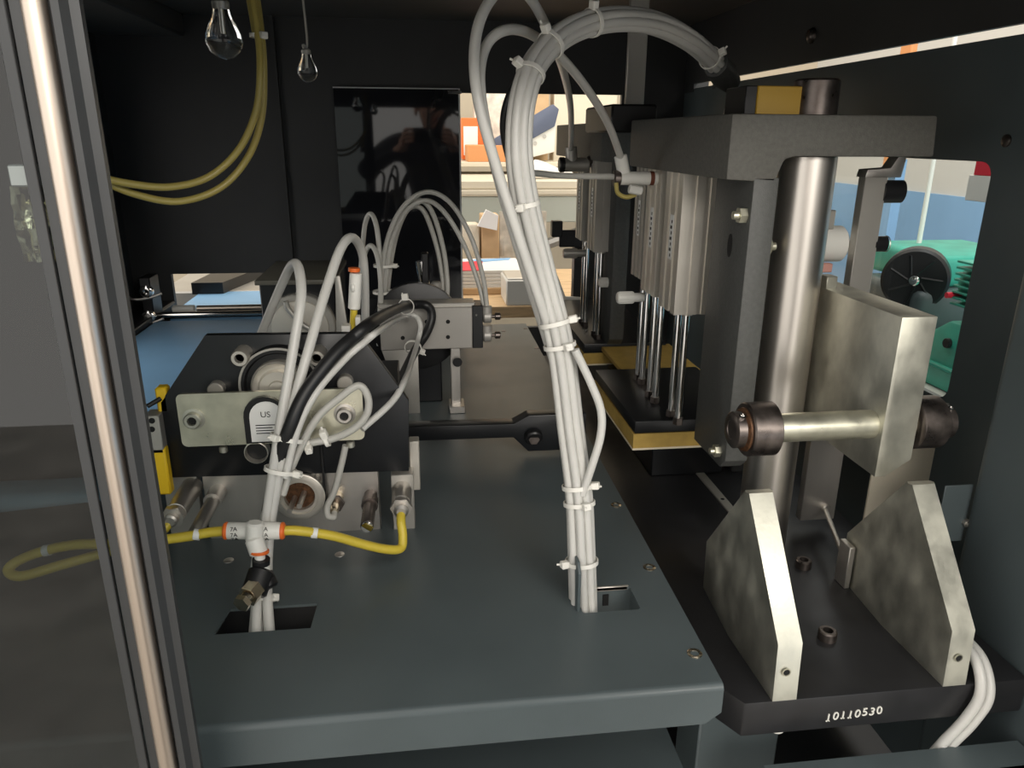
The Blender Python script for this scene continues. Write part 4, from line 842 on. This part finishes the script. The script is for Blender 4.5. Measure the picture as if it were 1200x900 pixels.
for k, (a0, a1, m, nm, lb_) in enumerate((((556, 105), (600, 150), 'bag', 'wrapped_bundle', 'clear wrapped bundle standing at the back of the shelf'), ((604, 100), (642, 135), 'card', 'carton', 'brown carton behind the tilted device'), ((650, 100), (720, 165), 'cream', 'carton', 'cream carton at the far end of the shelf'))):
    pbox(nm, a0, (a1[0], 189), 3.76+.0*k, .12, m, lb_, 'carton' if m != 'bag' else 'bundle')
# lower: stacked goods on the wooden bench behind the machine
wb = thing('wooden_bench', 'pale wooden bench close behind the rear opening', 'bench', (.35, 2.3, -1.0))
zw = at(600, 352, y=2.2).z
for k in range(5):
    b = NB(); bx(b, -.3, 1.2, 2.12+.125*k, 2.24+.125*k, zw-.035, zw, .002); obj('plank', b, 'wood', wb)
for x in (-.25, 1.1): b = NB(); bx(b, x, x+.06, 2.2, 2.65, -1.0, zw-.034); obj('leg', b, 'wood', wb)
cb = pbox('carton', (564, 252), (585, 318), 2.62, .09, 'card', 'brown carton with a white sheet on the wooden bench', 'carton')
p, q = at(563, 246, y=2.6), at(584, 270, y=2.6); b = NB(); prism(b, [(p.x+.02, p.z), (q.x, p.z-.02), (q.x-.005, q.z), (p.x-.01, q.z+.015)], 'y', 2.598, 2.622); obj('white_sheet', b, 'label', cb)
wp = thing('wrapped_goods', 'plastic wrapped beige goods beside the brown carton', 'bundle', at(600, 320, y=2.62))
p, q = at(586, 248, y=2.62), at(640, 322, y=2.62); crumple(NB(), p.x, q.x, 2.63, q.z, p.z, 10, .008, 'bag', 'wrap', wp)
p, q = at(520, 262, y=2.64), at(562, 320, y=2.64); b = NB(); bx(b, p.x, q.x, 2.62, 2.70, q.z, p.z, .01, 2); tag(obj('plastic_sack', b, 'cream'), 'pale plastic sack at the edge of the smoked pane', 'sack')
bk = thing('paper_stack', 'stack of white leaflets printed red and blue on the wooden bench', 'paper stack', at(570, 332, y=2.28))
zq = at(575, 332, y=2.25).z
for k in range(5):
    b = NB(); bx(b, .05-.01*k, .36-.008*k, 2.30, 2.54, zw+.02+.011*k, zw+.030+.011*k, .001); obj('leaflet', b, 'label', bk)
b = NB(); prism(b, [(.10, 2.30), (.19, 2.30), (.21, 2.48), (.09, 2.46)], 'z', zw+.0735, zw+.0755); obj('red_print', b, 'red', bk)
b = NB(); prism(b, [(.20, 2.46), (.30, 2.50), (.31, 2.535), (.17, 2.51)], 'z', zw+.0735, zw+.0755); obj('blue_print', b, 'belt', bk)
b = NB(); bx(b, .03, .37, 2.29, 2.55, zw, zw+.021, .002); obj('brown_tray', b, 'card', bk)
gb = thing('grey_box', 'pale grey metal box on the wooden bench', 'box', at(612, 372, y=2.14))
p, q = at(593, 352, y=2.13), at(645, 386, y=2.13)
b = NB(); bx(b, p.x, q.x, 2.125, 2.27, zw-.001, zw+.075, .004); obj('case', b, 'white', gb)
b = NB(); bx(b, p.x+.004, q.x-.004, 2.13, 2.265, zw+.073, zw+.080, .003); obj('lid', b, 'alu', gb)

# ================================================================ WORKSHOP BEYOND THE SIDE OPENING
zb_ = at(1120, 230, x=2.4).z
b = NB(); bx(b, 2.40, 2.44, -3.0, 4.6, -1.0, zb_); struct('wall_workshop_right', b, 'bluewall', 'blue painted lower wall beyond the side opening', 'wall')
b = NB(); bx(b, 2.41, 2.45, -3.0, 4.6, zb_, 2.6); struct('wall_workshop_right_upper', b, 'greywall', 'pale grey upper wall beyond the side opening', 'wall')
sg = thing('warning_panel', 'red and white warning panel outside the side opening', 'panel', (1.0, 1.1, 0))
a1, a2, a3 = at(1147, 205, x=1.0), at(1152, 205, x=1.0), at(1145, 235, x=1.0)
b = NB(); bx(b, .985, 1.0, a1.y-.16, a1.y+.005, a3.z, a1.z, .001); obj('white_half', b, 'label', sg)
b = NB(); bx(b, .985, 1.0, a1.y-.16, a2.y+.005, a1.z, a1.z+.08, .001); obj('red_half', b, 'red', sg)
b = NB(); bx(b, 1.0, 1.02, a1.y-.10, a1.y-.08, -1.0, a1.z+.05); obj('stand_post', b, 'greywall', sg)
p = at(1090, 210, x=1.25); b = NB(); cyl(b, (1.25, p.y, -1.0), (1.25, p.y, 1.2), .0058, 12); tag(obj('white_pole', b, 'white'), 'thin white pole outside the side opening', 'pole')
mo = thing('green_motor', 'green finned electric motor with a black fan wheel outside the side opening', 'motor', (1.15, 1.4, -1.0))
c = at(1073, 326, x=1.12); wd = V((-.62, -.78, 0)); wu = V((-.78, .62, 0))
b = NB(); cyl(b, c-wd*.03, c+wd*.03, .070, 40, .006); fan = obj('fan_wheel', b, 'black', mo)
b = NB(); lathe(b, c+wd*.03, wd, [(0, .012), (.008, .011), (.010, .006)], 20); obj('fan_nut', b, 'chrome', fan)
for k in range(7):
    a = k*math.pi*2/7; b = NB(); sweep(b, [c+wd*.031+wu*math.cos(a)*.014+V((0, 0, math.sin(a)*.014)), c+wd*.031+wu*math.cos(a+.4)*.056+V((0, 0, math.sin(a+.4)*.056))], .0028, 6); obj('fan_blade', b, 'black', fan)
b = NB(); bx(b, c.x+.03, c.x+.30, c.y-.02, c.y+.26, c.z-.02, c.z+.052, .016, 3); obj('gear_housing', b, 'green', mo)
b = NB(); bx(b, c.x-.02, c.x+.28, c.y-.05, c.y+.20, c.z-.16, c.z-.02, .02, 3); obj('dark_casing', b, 'slate', mo)
m2 = at(1140, 335, x=1.08)
b = NB(); cyl(b, (1.12, m2.y+.045, m2.z), (1.12, m2.y-.30, m2.z), .045, 32, .01); body = obj('motor_body', b, 'green', mo)
for k in range(8):
    zz = m2.z-.042+.012*k; b = NB(); bx(b, 1.06, 1.16, m2.y-.28, m2.y+.03, zz, zz+.0045, .001); obj('cooling_fin', b, 'green', body)
p, q = at(1092, 375, x=1.10), at(1110, 452, x=1.10)
b = NB(); prism(b, [(p.y+.02, q.z), (p.y-.02, p.z-.03), (p.y-.10, p.z+.025), (p.y-.5, p.z+.03), (p.y-.5, q.z)], 'x', 1.06, 1.30, .012); gc = obj('gear_case', b, 'green', mo)
b = NB(); bx(b, 1.052, 1.07, p.y-.5, p.y+.015, q.z+.045, q.z+.055, .003); obj('case_rib', b, 'green', gc)
b = NB(); bx(b, .98, 1.4, .6, 1.9, q.z-.06, q.z+.001, .004); obj('mounting_plate', b, 'greywall', mo)
b = NB(); bx(b, 1.15, 1.30, .9, 1.7, -1.0, q.z-.05); obj('stand', b, 'bench', mo)
g = at(1112, 402, x=1.06); b = NB(); cyl(b, g+V((.006, 0, 0)), g+V((-.008, 0, 0)), .010, 18, .001); obj('sight_plug', b, 'black', gc)
g = at(1109, 346, x=1.05); b = NB(); cyl(b, g, g+V((.03, 0, 0)), .006, 10); obj('red_plug', b, 'red', mo)
sgd = thing('slatted_guard', 'pale blue slatted guard behind the green motor', 'guard', (1.32, 1.5, .1))
p = at(1105, 322, x=1.32)
for k in range(7): b = NB(); bx(b, 1.32, 1.328, p.y-.09+.026*k, p.y-.076+.026*k, p.z-.06, p.z+.05); obj('slat', b, 'paleblue', sgd)
b = NB(); bx(b, 1.328, 1.333, p.y-.10, p.y+.10, p.z-.06, p.z+.05); obj('guard_backing', b, 'navy', sgd)
p, q = at(1031, 180, x=1.4), at(1049, 208, x=1.4); b = NB(); bx(b, 1.4, 1.42, q.y+.02, p.y-.02, q.z, .9, .004); cr = tag(obj('upright_crate', b, 'orangebox'), 'brown crate board on a grey post outside the side opening', 'crate'); b = NB(); bx(b, 1.42, 1.45, q.y+.03, p.y-.03, -1.0, q.z+.05); obj('post', b, 'bluewall', cr)

# ================================================================ THE PHOTOGRAPHER (seen mirrored in the smoked pane)
ph = thing('smartphone', 'black smartphone held up in both hands by the photographer', 'phone', (.062, -.013, .41))
b = NB(); bx(b, -.014, .140, -.0175, -.0095, .409, .484, .003, 2); obj('case', b, 'phone', ph)
b = NB(); bx(b, -.012, .028, -.0097, -.0075, .446, .482, .0008); lp_ = obj('lens_plate', b, 'phone', ph)
for x, z in ((.018, .456), (.018, .474)): b = NB(); lathe(b, (x, -.008, z), (0, 1, 0), [(0, .007), (.002, .007), (.0022, .005), (.0012, .0045)], 20); obj('lens_ring', b, 'darksteel', lp_)
per = thing('person', 'person in dark clothes bending to take a photo with a raised phone', 'person', (.14, -.45, -1.0))
verts, edges, rad = [], [], []
def jt(p, r, par=None):
    verts.append(V(p)-per.location); rad.append(r); i = len(verts)-1
    if par is not None: edges.append((par, i))
    return i
pel = jt((.14, -.52, -.13), .160)
sp1 = jt((.14, -.50, .05), .165, pel); sp2 = jt((.13, -.43, .22), .185, sp1); chest = jt((.12, -.36, .345), .135, sp2)
nk = jt((.105, -.30, .42), .056, chest); nk2 = jt((.10, -.265, .475), .052, nk)
hd1 = jt((.095, -.225, .515), .066, nk2); hd2 = jt((.095, -.215, .575), .086, hd1); hd3 = jt((.095, -.225, .635), .074, hd2)
hands = []
for s_, sh_, el, wr in ((1, (.33, -.31, .385), (.42, -.16, .19), (.195, -.075, .375)), (-1, (-.105, -.31, .400), (-.26, -.17, .27), (-.075, -.075, .375))):
    a = jt(sh_, .075, chest); m1 = jt((V(sh_)+V(el))/2, .062, a); e = jt(el, .050, m1); m2_ = jt((V(el)+V(wr))/2, .036, e); w_ = jt(wr, .027, m2_)
    X0 = .150 if s_ > 0 else -.026
    pa = jt((X0+s_*.028, -.045, .405), .022, w_); pb = jt((X0+s_*.022, -.030, .432), .020, pa)
    hands.append(V((X0+s_*.02, -.025, .43)))
    for k, (z, ln) in enumerate(((.475, .9), (.457, 1.0), (.439, .95), (.421, .78))):
        k1 = jt((X0+s_*.020, -.020, z-.004), .0095, pb); k2 = jt((X0+s_*.008, -.001, z), .0085, k1); k3 = jt((X0-s_*.012*ln, .0015, z+.001), .0080, k2); k4 = jt((X0-s_*.026*ln, -.0012, z+.001), .0070, k3)
    t1 = jt((X0+s_*.012, -.046, .425), .012, pa); t2 = jt((X0-s_*.010, -.034, .440), .0095, t1); t3 = jt((X0-s_*.030, -.027, .448), .008, t2)
for s_ in (-1, 1):
    h = jt((.14+s_*.095, -.52, -.20), .095, pel); kn = jt((.14+s_*.10, -.46, -.58), .062, h); an = jt((.14+s_*.10, -.52, -.93), .042, kn); to = jt((.14+s_*.11, -.38, -.965), .034, an)
me = bpy.data.meshes.new('body'); me.from_pydata(verts, edges, [])
bo = bpy.data.objects.new('tmp_body', me); C.objects.link(bo)
sk = bo.modifiers.new('skin', 'SKIN'); sk.use_smooth_shade = True
for i, r in enumerate(rad): me.skin_vertices[0].data[i].radius = (r, r)
me.skin_vertices[0].data[pel].use_root = True
bo.modifiers.new('sub', 'SUBSURF').levels = 2
dg = bpy.context.evaluated_depsgraph_get(); me2 = bpy.data.meshes.new_from_object(bo.evaluated_get(dg)); bpy.data.objects.remove(bo)
me2.materials.clear(); me2.materials.append(M['cloth']); me2.materials.append(M['skin'])
for p in me2.polygons:
    c = V(p.center)+per.location
    p.use_smooth = True
    p.material_index = 1 if (c.z > .43 and abs(c.x-.095) < .11 and c.y < -.10) or min((c-h).length for h in hands) < .085 and c.z > .372 else 0
body = bpy.data.objects.new('body', me2); C.objects.link(body); body.parent = per
def ell(c, rx, ry, rz, n=20):
    b = NB(); bmesh.ops.create_uvsphere(b, u_segments=n, v_segments=n//2, radius=1)
    for v in b.verts: v.co = V((c[0]+v.co.x*rx, c[1]+v.co.y*ry, c[2]+v.co.z*rz))
    for f in b.faces: f.smooth = True
    return b
hb = ell((.095, -.245, .610), .090, .100, .085, 28)
bmesh.ops.delete(hb, geom=[v for v in hb.verts if v.co.y > -.185 and v.co.z < .655 or v.co.z < .545], context='VERTS'); obj('hair', hb, 'hair', per)
b = ell((.095, -.128, .560), .014, .022, .026); obj('nose', b, 'skin', per)
for s_ in (-1, 1):
    obj('eye', ell((.095+s_*.031, -.140, .582), .013, .008, .008), 'white', per); obj('iris', ell((.095+s_*.031, -.133, .582), .006, .004, .006), 'hole', per)
    obj('eyebrow', ell((.095+s_*.031, -.136, .600), .018, .006, .004), 'hair', per); obj('ear', ell((.095+s_*.086, -.22, .568), .010, .020, .030), 'skin', per)
obj('mouth', ell((.095, -.148, .522), .022, .008, .005), mat('lips', (.45, .18, .15), .5), per)
